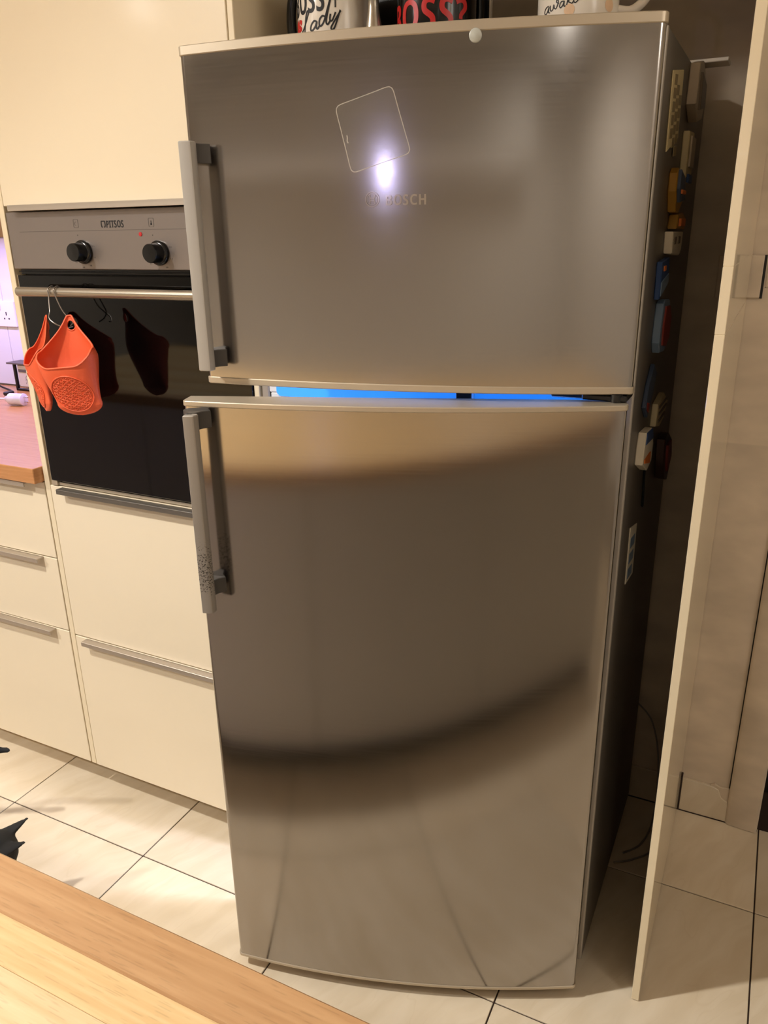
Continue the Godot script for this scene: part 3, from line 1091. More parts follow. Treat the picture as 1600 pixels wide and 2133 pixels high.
	var ring := []
	for k in 24: ring.append(Vector2(cos(TAU * k / 24), sin(TAU * k / 24)) * 0.0100)
	stroke(st, ring, 0.0011, mp, 0.0015, true)
	ring = []
	for k in 20: ring.append(Vector2(cos(TAU * k / 20), sin(TAU * k / 20)) * 0.0074)
	stroke(st, ring, 0.0005, mp, 0.0012, true)
	stroke(st, [Vector2(-0.0038, -0.0062), Vector2(-0.0032, -0.003), Vector2(-0.0030, 0.0), Vector2(-0.0032, 0.003), Vector2(-0.0038, 0.0062)], 0.0010, mp, 0.0014)
	stroke(st, [Vector2(0.0038, -0.0062), Vector2(0.0032, -0.003), Vector2(0.0030, 0.0), Vector2(0.0032, 0.003), Vector2(0.0038, 0.0062)], 0.0010, mp, 0.0014)
	stroke(st, [Vector2(-0.003, 0.0017), Vector2(0.003, 0.0017)], 0.0009, mp, 0.0013)
	stroke(st, [Vector2(-0.003, -0.0017), Vector2(0.003, -0.0017)], 0.0009, mp, 0.0013)
	tag(obj("badge", st, "chrome", d, true), "round silver ring badge", "")
	# round rubber stop under the top trim
	st = mb()
	mp = on_door(-0.2454, 1.6988)
	var out: Vector3 = (mp.call(Vector3(0, 0, 0.01)) - mp.call(Vector3())) * 100.0
	var bxf := Transform3D(Basis(Quaternion(Vector3.UP, out)), mp.call(Vector3()))
	lathe(st, [Vector2(0.0085, -0.001), Vector2(0.0085, 0.0040), Vector2(0.0072, 0.0052), Vector2(0.0, 0.0056)], 24, bxf)
	obj("door_stop", st, "button_plastic", d, true)
	# left-over glue outline of a removed sticker
	st = mb()
	mp = on_door(0, 0)
	var q := [Vector2(-0.4432, 1.6230), Vector2(-0.3600, 1.6457), Vector2(-0.3333, 1.5593), Vector2(-0.4209, 1.5351)]
	var loop := []
	for k in 4:
		var a: Vector2 = q[(k + 3) % 4]
		var b: Vector2 = q[k]
		var c: Vector2 = q[(k + 1) % 4]
		loop.append(b + (a - b).normalized() * 0.008)
		loop.append(b + (a - b).normalized() * 0.0022 + (c - b).normalized() * 0.0022)
		loop.append(b + (c - b).normalized() * 0.008)
		for f in [0.3, 0.5, 0.7]: loop.append(b.lerp(c, f))
	stroke(st, loop, 0.0012, mp, 0.0002, true)
	tag(obj("glue_outline", st, "residue", d, true), "pale rounded square outline of glue", "")
	st = mb()
	stroke(st, [Vector2(-0.4268, 1.5855), Vector2(-0.4262, 1.5815), Vector2(-0.4266, 1.5780), Vector2(-0.4250, 1.5750)], 0.0016, mp, 0.0002)
	obj("glue_spot", st, "residue", d, true)
	st = mb()
	var cl := PackedVector2Array()
	for p in loop: cl.append(p)
	var tix := Geometry2D.triangulate_polygon(cl)
	for k in range(0, tix.size(), 3):
		var w := []
		for e in 3: w.append(Vector3(cl[tix[k + e]].x, cl[tix[k + e]].y, 0.00012))
		bent(st, w[0], w[1], w[2], Vector3.BACK, mp, 0.02)
	obj("glue_film", st, "smear", d, true)

	# lower (fridge) door
	d = door(fr, "fridge_door", Vector3(1.3567, 0, 0.0632), 19.05, 0.0288, 1.2062, 0.0085, 0.007)
	door_handle(d, -0.6735, -0.6575, 0.8545, 1.1930, 0.022, 0.0, "worn_handle")

# ------------------------------------------------------------------ oven
func build_oven():
	var ov := thing("built_in_oven", Vector3(0.331, 0.905, -0.25), "built-in oven with steel control panel, two black knobs and black glass door", "oven")
	var x0 := 0.027
	var x1 := 0.6355
	var st := mb()
	box(st, Vector3(0.030, 0.897, -0.52), Vector3(0.632, 1.50, -0.0195))
	obj("body", st, "oven_dark", ov)
	# control panel
	st = mb()
	box(st, Vector3(x0, 1.3905, -0.019), Vector3(x1, 1.5055, 0.005), 0.0015)
	var cp := obj("control_panel", st, "steel_panel", ov)
	var face := func(x: float, y: float): return func(p: Vector3): return Vector3(x + p.x, y + p.y, 0.005 + p.z)
	st = mb()
	lettering(st, "PITSOS", 0.0450, 0.0138, 0.0005, face.call(0.3105, 1.4705), 1.0)
	obj("lettering", st, "print_black", cp)
	st = mb()
	stroke(st, [Vector2(0.0032, 0.0), Vector2(0.0, 0.0)], 0.0022, face.call(0.2975, 1.4722), 0.0004)
	stroke(st, [Vector2(0.0008, 0.0), Vector2(-0.0002, 0.004), Vector2(0.0002, 0.0100), Vector2(0.0010, 0.0108), Vector2(0.0055, 0.0108), Vector2(0.0085, 0.0108), Vector2(0.0093, 0.0100), Vector2(0.0097, 0.004), Vector2(0.0087, 0.0)], 0.0024, face.call(0.2975, 1.4722), 0.0004)
	stroke(st, [Vector2(0.0095, 0.0), Vector2(0.0063, 0.0)], 0.0022, face.call(0.2975, 1.4722), 0.0004)
	obj("logo", st, "print_black", cp)
	st = mb()
	box(st, Vector3(0.062, 1.4655, 0.005), Vector3(x1 - 0.002, 1.4664, 0.0054))
	var r := []
	for p in rounded_rect(-0.0062, 0.0062, -0.0078, 0.0078, 0.002, 2): r.append(p)
	stroke(st, r, 0.0007, face.call(0.2277, 1.4800), 0.0004, true)
	stroke(st, [Vector2(0.002, 0.003), Vector2(-0.002, 0.002), Vector2(-0.003, -0.002), Vector2(0.001, -0.004)], 0.0006, face.call(0.2277, 1.4800), 0.0004)
	stroke(st, r, 0.0007, face.call(0.4262, 1.4785), 0.0004, true)
	for k in [[0.2285, 1.4575], [0.4265, 1.4553]]:
		stroke(st, [Vector2(0, -0.0012), Vector2(0, 0.0012)], 0.0018, face.call(k[0], k[1]), 0.0004)
	for kx in [[0.240, 1.425], [0.440, 1.4225]]:
		for a in [-140, -100, -60, -20, 20, 150]:
			var c := Vector2(cos(deg_to_rad(a)), sin(deg_to_rad(a))) * 0.031
			for e in 2:
				stroke(st, [c + Vector2(-0.003 + 0.0035 * e, -0.0013), c + Vector2(-0.003 + 0.0035 * e, 0.0013)], 0.0012, face.call(kx[0], kx[1]), 0.0004)
	obj("printed_marks", st, "print_grey", cp)
	st = mb()
	stroke(st, [Vector2(0, -0.0045), Vector2(0, 0.0035)], 0.0014, face.call(0.4262, 1.4785), 0.0004)
	stroke(st, [Vector2(0, -0.0045), Vector2(0, -0.0015)], 0.0036, face.call(0.4262, 1.4785), 0.0004)
	obj("thermometer_mark", st, "print_black", cp)
	st = mb()
	lathe(st, [Vector2(0.0, 0.0), Vector2(0.0042, 0.0), Vector2(0.0038, 0.0012), Vector2(0.0, 0.0016)], 14, Transform3D(Basis(Vector3.RIGHT, PI / 2), Vector3(0.3965, 1.4575, 0.005)))
	tag(obj("indicator_light", st, "print_red", cp), "red indicator spot", "")
	for kx in [[0.240, 1.425], [0.440, 1.4225]]:
		st = mb()
		lathe(st, [Vector2(0.0235, 0.0), Vector2(0.0235, 0.0045), Vector2(0.0222, 0.0075), Vector2(0.0190, 0.0090), Vector2(0.0184, 0.011), Vector2(0.0176, 0.0290), Vector2(0.0166, 0.0305), Vector2(0.0, 0.0310)], 40, Transform3D(Basis(Vector3.RIGHT, PI / 2), Vector3(kx[0], kx[1], 0.005)))
		obj("knob", st, "knob_black", cp)
	# dark vent slot under the panel
	st = mb()
	box(st, Vector3(x0 + 0.006, 1.3795, -0.019), Vector3(x1 - 0.002, 1.3900, -0.006), 0.001)
	box(st, Vector3(x0 + 0.006, 1.3835, -0.012), Vector3(x1 - 0.002, 1.3862, 0.0), 0.0008)
	obj("vent", st, "oven_dark", ov)
	# glass door
	st = mb()
	box(st, Vector3(x0 + 0.006, 0.9085, -0.018), Vector3(x1, 1.3780, 0.004), 0.0012)
	var gd := obj("glass_door", st, "oven_glass", ov)
	st = mb()
	tube(st, [Vector3(0.0800, 1.3470, 0.048), Vector3(0.590, 1.3470, 0.048)], 0.0098, 24)
	for x in [0.10, 0.570]:
		box(st, Vector3(x - 0.008, 1.340, 0.003), Vector3(x + 0.008, 1.352, 0.042), 0.002)
	obj("handle", st, "satin_bright", gd)
	st = mb()
	box(st, Vector3(x0 + 0.0045, 0.9085, -0.018), Vector3(x0 + 0.0059, 1.378, 0.0045), 0.0004)
	obj("edge_strip", st, "satin_trim", gd)
	st = mb()
	box(st, Vector3(x0 + 0.001, 0.8955, -0.019), Vector3(x0 + 0.020, 0.9080, 0.002), 0.0008)
	box(st, Vector3(x0 + 0.020, 0.8955, -0.019), Vector3(x1, 0.9030, -0.003), 0.0008)
	obj("bottom_frame", st, "satin_trim", ov)

# ------------------------------------------------------------------ silicone oven mitts and their hooks
func build_mitts():
	var root := thing("oven_mitt", Vector3(0.258, 1.105, 0.105), "orange silicone pinch mitt hanging in front, hole at its top and ribbed oval pad", "oven mitt", "orange silicone mitts on the oven door")
	var width := func(h: float): # half-width at height h above the tip
		if h < 0.026: return 0.046 * sqrt(clampf(1.0 - pow((0.026 - h) / 0.026, 2.0), 0.0, 1.0)) + 0.0005
		if h < 0.125: return lerpf(0.046, 0.0600, smoothstep(0.026, 0.125, h))
		return lerpf(0.0600, 0.016, smoothstep(0.118, 0.212, h))
	var depth := func(h: float): return lerpf(0.010, 0.036, smoothstep(0.0, 0.125, h)) * (1.0 if h > 0.02 else lerpf(0.5, 1.0, h / 0.02))
	var lean := func(h: float): return -0.045 * smoothstep(0.11, 0.205, h)
	var pt := func(u: float, h: float):
		var a := u * TAU - PI / 2          # u = 0.5 is the front, 0 and 1 the back
		var w: float = width.call(h)
		var d: float = depth.call(h)
		var ca := cos(a)
		var sa := sin(a)
		var x := signf(ca) * pow(absf(ca), 0.85) * w
		return Vector3(x + 0.018 * smoothstep(0.0, 0.2, 0.1 - h) , h, sa * d + d * 0.2)
	var top := func(u: float):
		var k := absf(u - 0.5) * 2.0       # 0 at the front, 1 at the back
		return 0.104 + 0.034 * smoothstep(0.12, 0.5, k) + 0.070 * smoothstep(0.48, 0.96, k)
	var f := func(u: float, v: float): return pt.call(u, top.call(u) * v)
	var in_hole := func(u: float, v: float):
		var p: Vector3 = f.call(u, v)
		return (u < 0.25 or u > 0.75) and pow(p.x / 0.0085, 2.0) + pow((p.y - 0.188) / 0.0105, 2.0) < 1.0
	var st := mb()
	grid(st, f, 120, 110, func(u, v): return not in_hole.call(u, v))
	obj("shell", st, "silicone", root, true)
	st = mb()
	var rim := []
	for k in 96: rim.append(f.call(k / 96.0, 1.0))
	tube(st, rim, 0.0019, 8, true)
	var ho := []
	for k in 28:
		var a := TAU * k / 28
		var y := 0.188 + 0.0108 * sin(a)
		ho.append(Vector3(0.0088 * cos(a) * (1.0 - 0.18 * sin(a)), y, -depth.call(y) + depth.call(y) * 0.2))
	tube(st, ho, 0.0016, 8, true)
	obj("rolled_rim", st, "silicone", root, true)
	# ribbed oval pad on the front
	st = mb()
	var on_front := func(p: Vector2, lift: float):
		var h := clampf(0.048 + p.y, 0.003, 0.11)
		var w: float = width.call(h)
		var k := clampf(p.x / (w * 1.0), -0.97, 0.97)
		var a := acos(signf(k) * pow(absf(k), 1.0 / 0.85))
		var u := (a + PI / 2) / TAU
		var p0: Vector3 = pt.call(u, h)
		var e := 0.002
		var n: Vector3 = (pt.call(u + e, h) - pt.call(u - e, h)).cross(pt.call(u, h + e) - pt.call(u, h - e)).normalized()
		if n.z < 0: n = -n
		return p0 + n * lift
	var oval := []
	for k in 48:
		var a := TAU * k / 48
		oval.append(on_front.call(Vector2(cos(a) * 0.040, sin(a) * 0.0385), 0.0008))
	tube(st, oval, 0.0013, 6, true)
	obj("pad_border", st, "silicone", root, true)
	st = mb()
	for fam in 3:
		var dir := Vector2.from_angle(deg_to_rad(90.0 + 60.0 * fam))
		var across := dir.orthogonal()
		for k in range(-6, 7):
			var off := across * 0.0068 * k
			var run := []
			for s in range(-24, 25):
				var p := off + dir * (0.0018 * s)
				if pow(p.x / 0.038, 2.0) + pow(p.y / 0.0365, 2.0) < 1.0: run.append(on_front.call(p, 0.0005))
			if run.size() > 3: tube(st, run, 0.00085, 5)
	for i in range(-3, 4):
		for j in range(-3, 4):
			var c := Vector2(0.0157 * i + (0.0078 if absi(j) % 2 == 1 else 0.0), 0.0136 * j)
			if pow(c.x / 0.033, 2.0) + pow(c.y / 0.031, 2.0) > 1.0: continue
			var rr := []
			for k in 8: rr.append(on_front.call(c + Vector2.from_angle(TAU * k / 8) * 0.0034, 0.0007))
			tube(st, rr, 0.0009, 5, true)
	obj("pad_ribs", st, "silicone", root, true)
	root.rotation = Vector3(deg_to_rad(-4), deg_to_rad(17), deg_to_rad(5))
	root.position = Vector3(0.283, 1.111, 0.116)
	root.scale = Vector3(1.06, 0.95, 1.0)
	var two := root.duplicate()
	two.name = numbered("oven_mitt")
	add_child(two)
	tag(two, "orange silicone pinch mitt turned sideways behind the front one, over the cabinet edge", "")
	two.rotation = Vector3(deg_to_rad(-2), deg_to_rad(-32), deg_to_rad(5))
	two.scale = Vector3(1.12, 0.96, 0.8)
	two.position = Vector3(0.140, 1.100, 0.073)
	# wire hooks over the handle bar
	var hooks := [
		[[Vector3(0.183, 1.3420, 0.0365), Vector3(0.182, 1.3520, 0.0370), Vector3(0.181, 1.3590, 0.048), Vector3(0.181, 1.3540, 0.0595), Vector3(0.183, 1.340, 0.0615), Vector3(0.189, 1.312, 0.070), Vector3(0.196, 1.298, 0.080), Vector3(0.212, 1.287, 0.080), Vector3(0.226, 1.279, 0.068), Vector3(0.232, 1.280, 0.055)], "thin bent wire hook on the oven bar, left of its pair, foot bent sideways"],
		[[Vector3(0.199, 1.3420, 0.0365), Vector3(0.198, 1.3520, 0.0370), Vector3(0.197, 1.3590, 0.048), Vector3(0.198, 1.3540, 0.0595), Vector3(0.201, 1.340, 0.0600), Vector3(0.214, 1.315, 0.061), Vector3(0.224, 1.300, 0.058), Vector3(0.226, 1.288, 0.048), Vector3(0.214, 1.280, 0.044)], "thin wire hook on the oven bar, right of its pair, running behind the mitt"]]
	for h in hooks:
		st = mb()
		tube(st, smooth_path(h[0], 6), 0.0014, 8)
		tag(obj("wire_hook", st, "wire"), h[1], "hook", "wire hooks on the oven bar")

# ------------------------------------------------------------------ mugs and things on the fridge
# maps a drawing (x along the wall, y up) onto an upright cylinder facing the camera
func on_mug(c: Vector3, r: float, turn: float) -> Callable:
	return func(p: Vector3):
		var a := p.x / r + turn
		return c + Vector3(sin(a) * (r + p.z), p.y, cos(a) * (r + p.z))

func mug_body(parent: Node3D, r: float, h: float, m: String, inner: String):
	var st := mb()
	lathe(st, [Vector2(0.0, 0.003), Vector2(r * 0.82, 0.003), Vector2(r * 0.84, 0.0), Vector2(r * 0.9, 0.0), Vector2(r * 0.97, 0.004), Vector2(r, 0.012), Vector2(r, h - 0.002), Vector2(r - 0.0008, h), Vector2(r - 0.003, h), Vector2(r - 0.004, h - 0.002)], 64)
	obj("cup", st, m, parent, true)
	st = mb()
	lathe(st, [Vector2(r - 0.004, h - 0.002), Vector2(r - 0.004, 0.014), Vector2(r - 0.010, 0.007), Vector2(0.0, 0.007)], 64)
	obj("inside", st, inner, parent, true)

func mug_handle(parent: Node3D, r: float, y0: float, y1: float, reach: float, dir: float, m: String, thick := 0.007):
	var st := mb()
	var d := Vector3(cos(dir), 0, -sin(dir))
	var pts := []
	for q in [[r - 0.003, y0], [r + reach * 0.45, y0 - 0.002], [r + reach * 0.9, y0 + 0.014], [r + reach, (y0 + y1) / 2], [r + reach * 0.85, y1 - 0.012], [r + reach * 0.4, y1 + 0.002], [r - 0.003, y1]]:
		pts.append(d * q[0] + Vector3(0, q[1], 0))
	tube(st, smooth_path(pts, 8), thick, 14)
	obj("handle", st, m, parent, true)

func build_mugs():
	var yt := 1.7120
	var toward := func(c: Vector3): return atan2(1.5385 - c.x, 1.2507 - c.z)
	# white mug, black handle and inside, black and red print
	var c := Vector3(0.801, yt, -0.078)
	var r := 0.0635
	var g := thing("mug", c, "white mug with black handle and lettering, leftmost of the mugs on the fridge", "mug", "mugs on top of the fridge")
	mug_body(g, r, 0.155, "mug_white", "mug_black")
	mug_handle(g, r, 0.050, 0.135, 0.036, PI - toward.call(c) * 0.35, "mug_black", 0.0085)
	var px := 0.000279     # one drawing unit, in metres
	var a0: float = toward.call(c)
	var mp := on_mug(Vector3(), r, a0)
	var P := func(x: float, y: float): return Vector2(r * asin(clampf((x - 392.0) * px / r, -0.99, 0.99)), 0.090 - (y - 60.0) * px)
	var st := mb()
	var wl: Vector2 = P.call(156, 104)
	var wr: Vector2 = P.call(330, 84)
	var letters := mp
	lettering(st, "BOSS", wr.x - wl.x, 0.036, 0.0006, func(p: Vector3): return letters.call(Vector3(p.x + wl.x, p.y + wl.y + (p.x) * 0.02, p.z)), 0.006)
	for s in [[[395, -40], [394, 20], [393, 84]]]:
		var q := []
		for k in s: q.append(P.call(k[0], k[1]))
		stroke(st, q, 0.0020, mp, 0.0006, false, 0.006)
	var script := [
		[[196, 186], [212, 160], [230, 116], [237, 94], [230, 88], [221, 112], [215, 152], [211, 192], [218, 208], [234, 196]],
		[[284, 150], [268, 144], [251, 162], [246, 186], [258, 190], [274, 172], [284, 150], [279, 176], [286, 186], [298, 172]],
		[[332, 128], [316, 124], [300, 142], [298, 168], [310, 172], [328, 146], [350, 84], [370, 30], [352, 92], [338, 152], [346, 168], [360, 152]],
		[[364, 116], [360, 146], [374, 148], [394, 108]],
		[[421, 96], [404, 142], [386, 184], [372, 196], [366, 184], [388, 150], [424, 100]]]
	for s in script:
		var q := []
		for k in s: q.append(P.call(k[0], k[1]))
		stroke(st, q, 0.0026, mp, 0.0006, false, 0.006)
	obj("lettering", st, "print_black", g, true)
	st = mb()
	for s in [[[178, 122], [168, 136], [180, 140]], [[164, 158], [176, 150], [190, 166], [176, 172], [166, 164]], [[164, 196], [174, 210], [188, 190]], [[182, 126], [192, 132], [186, 142]]]:
		var q := []
		for k in s: q.append(P.call(k[0], k[1]))
		stroke(st, q, 0.0050, mp, 0.0005, false, 0.006)
	tag(obj("lip_print", st, "mug_red", g, true), "red lip-shaped print", "")
	# black mug with red letters
	c = Vector3(0.984, yt, -0.082)
	r = 0.0625
	g = thing("mug", c, "black mug with big rounded red letters, middle one of the mugs", "mug", "mugs on top of the fridge")
	mug_body(g, r, 0.155, "mug_black", "mug_black")
	mug_handle(g, r, 0.050, 0.130, 0.034, 1.15, "mug_black", 0.0085)
	a0 = toward.call(c)
	mp = on_mug(Vector3(), r, a0)
	st = mb()
	var lm := mp
	lettering(st, "BOSS?", 0.146, 0.044, 0.0006, func(p: Vector3): return lm.call(Vector3(p.x - 0.0945, p.y + 0.034, p.z)), 0.006)
	tag(obj("lettering", st, "mug_red", g, true), "red rounded letters", "")
	# white mug with script and peach dots
	c = Vector3(1.211, yt, -0.078)
	r = 0.0585
	g = thing("mug", c, "white mug with black script and peach dots, handle at right", "mug", "mugs on top of the fridge")
	mug_body(g, r, 0.150, "mug_white", "mug_white")
	mug_handle(g, r, 0.042, 0.120, 0.042, 0.15, "mug_white", 0.0068)
	a0 = toward.call(c)
	mp = on_mug(Vector3(), r, a0)
	px = 0.000256
	var P2 := func(x: float, y: float): return Vector2(r * asin(clampf((x - 471.0) * px / r, -0.99, 0.99)), 0.046 - (y - 40.0) * px)
	st = mb()
	var awake := [
		[[310, 44], [296, 50], [289, 68], [294, 82], [304, 72], [312, 50], [310, 74], [318, 78]],
		[[318, 44], [322, 70], [334, 66], [338, 44], [342, 62], [352, 64], [362, 36], [356, 22], [352, 34], [366, 44]],
		[[392, 36], [378, 38], [370, 56], [376, 66], [388, 54], [394, 36], [394, 60], [402, 60]],
		[[424, 2], [414, 30], [408, 58]], [[434, 22], [416, 40], [424, 46], [436, 52], [442, 44]],
		[[444, 38], [460, 28], [458, 16], [446, 26], [446, 44], [456, 50], [470, 38]],
		[[276, 0], [284, -10], [292, 2]], [[300, -8], [310, 0]], [[362, -12], [366, 4], [380, 10], [400, -2]]]
	for s in awake:
		var q := []
		for k in s: q.append(P2.call(k[0], k[1]))
		stroke(st, q, 0.0013, mp, 0.0006, false, 0.006)
	obj("lettering", st, "print_black", g, true)
	for s in [[[424, 82], 0.0075], [[640, 58], 0.0085], [[622, -18], 0.008], [[520, -30], 0.009]]:
		var o: Vector2 = P2.call(s[0][0], s[0][1])
		st = mb()
		for k in 24:
			var A: Vector2 = o + Vector2.from_angle(TAU * k / 24) * s[1]
			var B: Vector2 = o + Vector2.from_angle(TAU * (k + 1) / 24) * s[1]
			bent(st, Vector3(o.x, o.y, 0.0003), Vector3(A.x, A.y, 0.0003), Vector3(B.x, B.y, 0.0003), Vector3.BACK, mp, 0.006)
		obj("dot_print", st, "mug_peach", g, true)
	# silver stem between the mugs
	var v := thing("goblet", Vector3(0.892, yt, -0.040), "silver metal goblet stem flaring at its foot between the first two mugs", "goblet")
	st = mb()
	lathe(st, [Vector2(0.0, 0.0), Vector2(0.0180, 0.0), Vector2(0.0182, 0.004), Vector2(0.0165, 0.020), Vector2(0.0135, 0.050), Vector2(0.0105, 0.066), Vector2(0.0088, 0.078), Vector2(0.0086, 0.090), Vector2(0.011, 0.096), Vector2(0.011, 0.100), Vector2(0.009, 0.104), Vector2(0.012, 0.112)], 28)
	obj("stem", st, "satin_bright", v, true)
	st = mb()
	lathe(st, [Vector2(0.012, 0.112), Vector2(0.026, 0.125), Vector2(0.032, 0.150), Vector2(0.032, 0.180), Vector2(0.030, 0.180), Vector2(0.030, 0.150), Vector2(0.024, 0.127), Vector2(0.0, 0.116)], 28)
	obj("bowl", st, "satin_bright", v, true)
	# black tray standing behind the mugs
	var tr := thing("black_tray", Vector3(0.918, yt, -0.20), "black tray with a white edge standing upright behind the mugs", "tray")
	st = mb()
	box(st, Vector3(0.785, yt + 0.0005, -0.208), Vector3(1.0305, yt + 0.19, -0.198), 0.002)
	obj("panel", st, "black_plastic", tr)
	st = mb()
	box(st, Vector3(1.0306, yt + 0.0005, -0.208), Vector3(1.0335, yt + 0.19, -0.1975), 0.0008)
	obj("edge", st, "mug_white", tr)

# ------------------------------------------------------------------ magnets on the fridge side
func magnet(called: String, pts: Array, th: float, m: String, label: String, details: Array = [], kind := "magnet"):
	var x := 1.3537
	var c := Vector2()
	for p in pts: c += Vector2(p[0], p[1])
	c /= pts.size()
	var o := thing(called, Vector3(x, c.y, c.x), label, kind, "magnets on the side of the fridge")
	var side := Transform3D(Basis(Vector3(0, 0, 1), Vector3(1, 0, 0), Vector3(0, 1, 0)), Vector3())   # (x, z) drawn as (z, y), depth along x
	var st := mb()
	var poly := PackedVector2Array()
	for p in pts: poly.append(Vector2(p[0], p[1]) - c)
	extrude(st, poly, 0.0, th, minf(0.0015, th * 0.4), side)
	obj("plate", st, m, o, true)
	for d in details:
		st = mb()
		poly = PackedVector2Array()
		for p in d[1]: poly.append(Vector2(p[0], p[1]) - c)
		extrude(st, poly, th - 0.001, th + d[2], minf(0.0008, d[2] * 0.4), side)
		obj(d[0], st, d[3], o, true)

func sub(z0: float, y0: float, z1: float, y1: float) -> Array:
	return [[z0, y0], [z1, y0], [z1, y1], [z0, y1]]

func build_magnets():
	for q in [["magnet_cream", Color(0.80, 0.74, 0.58)], ["magnet_grid", Color(0.52, 0.46, 0.34)], ["magnet_stone", Color(0.72, 0.66, 0.58)], ["magnet_stone_dark", Color(0.42, 0.37, 0.31)], ["magnet_blue", Color(0.14, 0.26, 0.46)], ["magnet_pale_blue", Color(0.42, 0.50, 0.60)], ["magnet_yellow", Color(0.60, 0.43, 0.10)], ["magnet_white", Color(0.86, 0.82, 0.74)], ["magnet_red", Color(0.48, 0.12, 0.07)], ["magnet_orange", Color(0.80, 0.42, 0.15)], ["magnet_brown", Color(0.24, 0.12, 0.07)], ["magnet_slate", Color(0.22, 0.27, 0.36)]]:
		mat(q[0], q[1], 0.5)
	# flat calendar card
	var det := []
	for k in 5:
		for i in 3:
			var z := -0.093 - 0.031 * i
			var y := 1.655 - 0.018 * k - 0.010 * i + 0.010
			det.append(["grid_cell", [[z, y], [z - 0.027, y + 0.003], [z - 0.027, y - 0.011], [z, y - 0.014]], 0.0006, "magnet_grid"])
	magnet("card_magnet", [[-0.073, 1.667], [-0.185, 1.684], [-0.192, 1.588], [-0.080, 1.560]], 0.0022, "magnet_cream", "flat cream card magnet printed with a grid, topmost near the fridge's front edge", det)
	magnet("stone_magnet", [[-0.268, 1.706], [-0.320, 1.716], [-0.385, 1.695], [-0.395, 1.662], [-0.372, 1.633], [-0.314, 1.623], [-0.262, 1.645]], 0.016, "magnet_stone", "thick grey-brown angular stone-like magnet high up, furthest back of the upper ones", [["relief", [[-0.29, 1.695], [-0.36, 1.685], [-0.37, 1.65], [-0.30, 1.64]], 0.004, "magnet_stone_dark"]])
	magnet("plaque_magnet", [[-0.268, 1.606], [-0.335, 1.609], [-0.354, 1.569], [-0.350, 1.542], [-0.268, 1.532]], 0.011, "magnet_cream", "narrow cream plaque magnet with a blue foot below the stone-like one", [["relief", sub(-0.345, 1.552, -0.29, 1.600), 0.003, "magnet_stone"], ["blue_foot", sub(-0.335, 1.527, -0.285, 1.540), 0.004, "magnet_blue"]])
	magnet("figure_magnet", [[-0.161, 1.543], [-0.212, 1.538], [-0.250, 1.495], [-0.204, 1.476], [-0.166, 1.478], [-0.146, 1.508], [-0.149, 1.535]], 0.013, "magnet_yellow", "blue and yellow figure magnet at the upper door's height", [["blue_coat", [[-0.158, 1.540], [-0.205, 1.532], [-0.235, 1.497], [-0.175, 1.492], [-0.158, 1.512]], 0.005, "magnet_slate"], ["coat_band", sub(-0.215, 1.505, -0.17, 1.511), 0.008, "magnet_orange"]])
	magnet("sun_magnet", [[-0.195, 1.474], [-0.255, 1.478], [-0.300, 1.470], [-0.300, 1.451], [-0.188, 1.452]], 0.015, "magnet_yellow", "small yellow magnet just under the blue and yellow figure", [["relief", sub(-0.27, 1.456, -0.21, 1.468), 0.004, "magnet_orange"]])
	magnet("house_magnet", [[-0.160, 1.448], [-0.295, 1.447], [-0.290, 1.417], [-0.270, 1.408], [-0.166, 1.414]], 0.014, "magnet_white", "chunky white house-shaped magnet below the small yellow one", [["window_mark", sub(-0.20, 1.428, -0.178, 1.440), 0.002, "magnet_stone_dark"], ["window_mark", sub(-0.25, 1.428, -0.228, 1.440), 0.002, "magnet_stone_dark"]])
	magnet("photo_magnet", [[-0.106, 1.403], [-0.190, 1.408], [-0.200, 1.362], [-0.109, 1.345]], 0.009, "magnet_blue", "blue picture magnet with a pale lower half, right below the house-shaped one", [["pale_area", [[-0.112, 1.372], [-0.190, 1.382], [-0.192, 1.366], [-0.114, 1.350]], 0.0015, "magnet_pale_blue"], ["orange_spot", sub(-0.150, 1.388, -0.128, 1.396), 0.0015, "magnet_orange"]])
	magnet("oval_magnet", [[-0.160, 1.341], [-0.215, 1.338], [-0.250, 1.310], [-0.250, 1.268], [-0.205, 1.250], [-0.149, 1.255], [-0.132, 1.273], [-0.136, 1.315], [-0.144, 1.336]], 0.013, "magnet_pale_blue", "long oval magnet, pale blue rim around a dark red middle", [["red_middle", [[-0.165, 1.330], [-0.210, 1.328], [-0.238, 1.306], [-0.238, 1.272], [-0.202, 1.260], [-0.160, 1.266], [-0.152, 1.30]], 0.003, "magnet_red"]])
	magnet("slate_magnet", [[-0.150, 1.236], [-0.195, 1.214], [-0.167, 1.178], [-0.126, 1.148], [-0.089, 1.172], [-0.108, 1.206]], 0.007, "magnet_slate", "dark blue tilted diamond magnet level with the gap between the doors", [["red_corner", [[-0.105, 1.178], [-0.130, 1.172], [-0.128, 1.156], [-0.105, 1.166]], 0.001, "magnet_red"]])
	magnet("banded_magnet", [[-0.225, 1.152], [-0.300, 1.160], [-0.370, 1.132], [-0.325, 1.105], [-0.272, 1.101], [-0.218, 1.112]], 0.011, "magnet_cream", "cream banded magnet behind the dark blue diamond", [["band", sub(-0.33, 1.114, -0.24, 1.119), 0.002, "magnet_stone_dark"], ["band", sub(-0.34, 1.128, -0.24, 1.133), 0.002, "magnet_stone_dark"], ["band", sub(-0.33, 1.141, -0.24, 1.146), 0.002, "magnet_stone_dark"]])
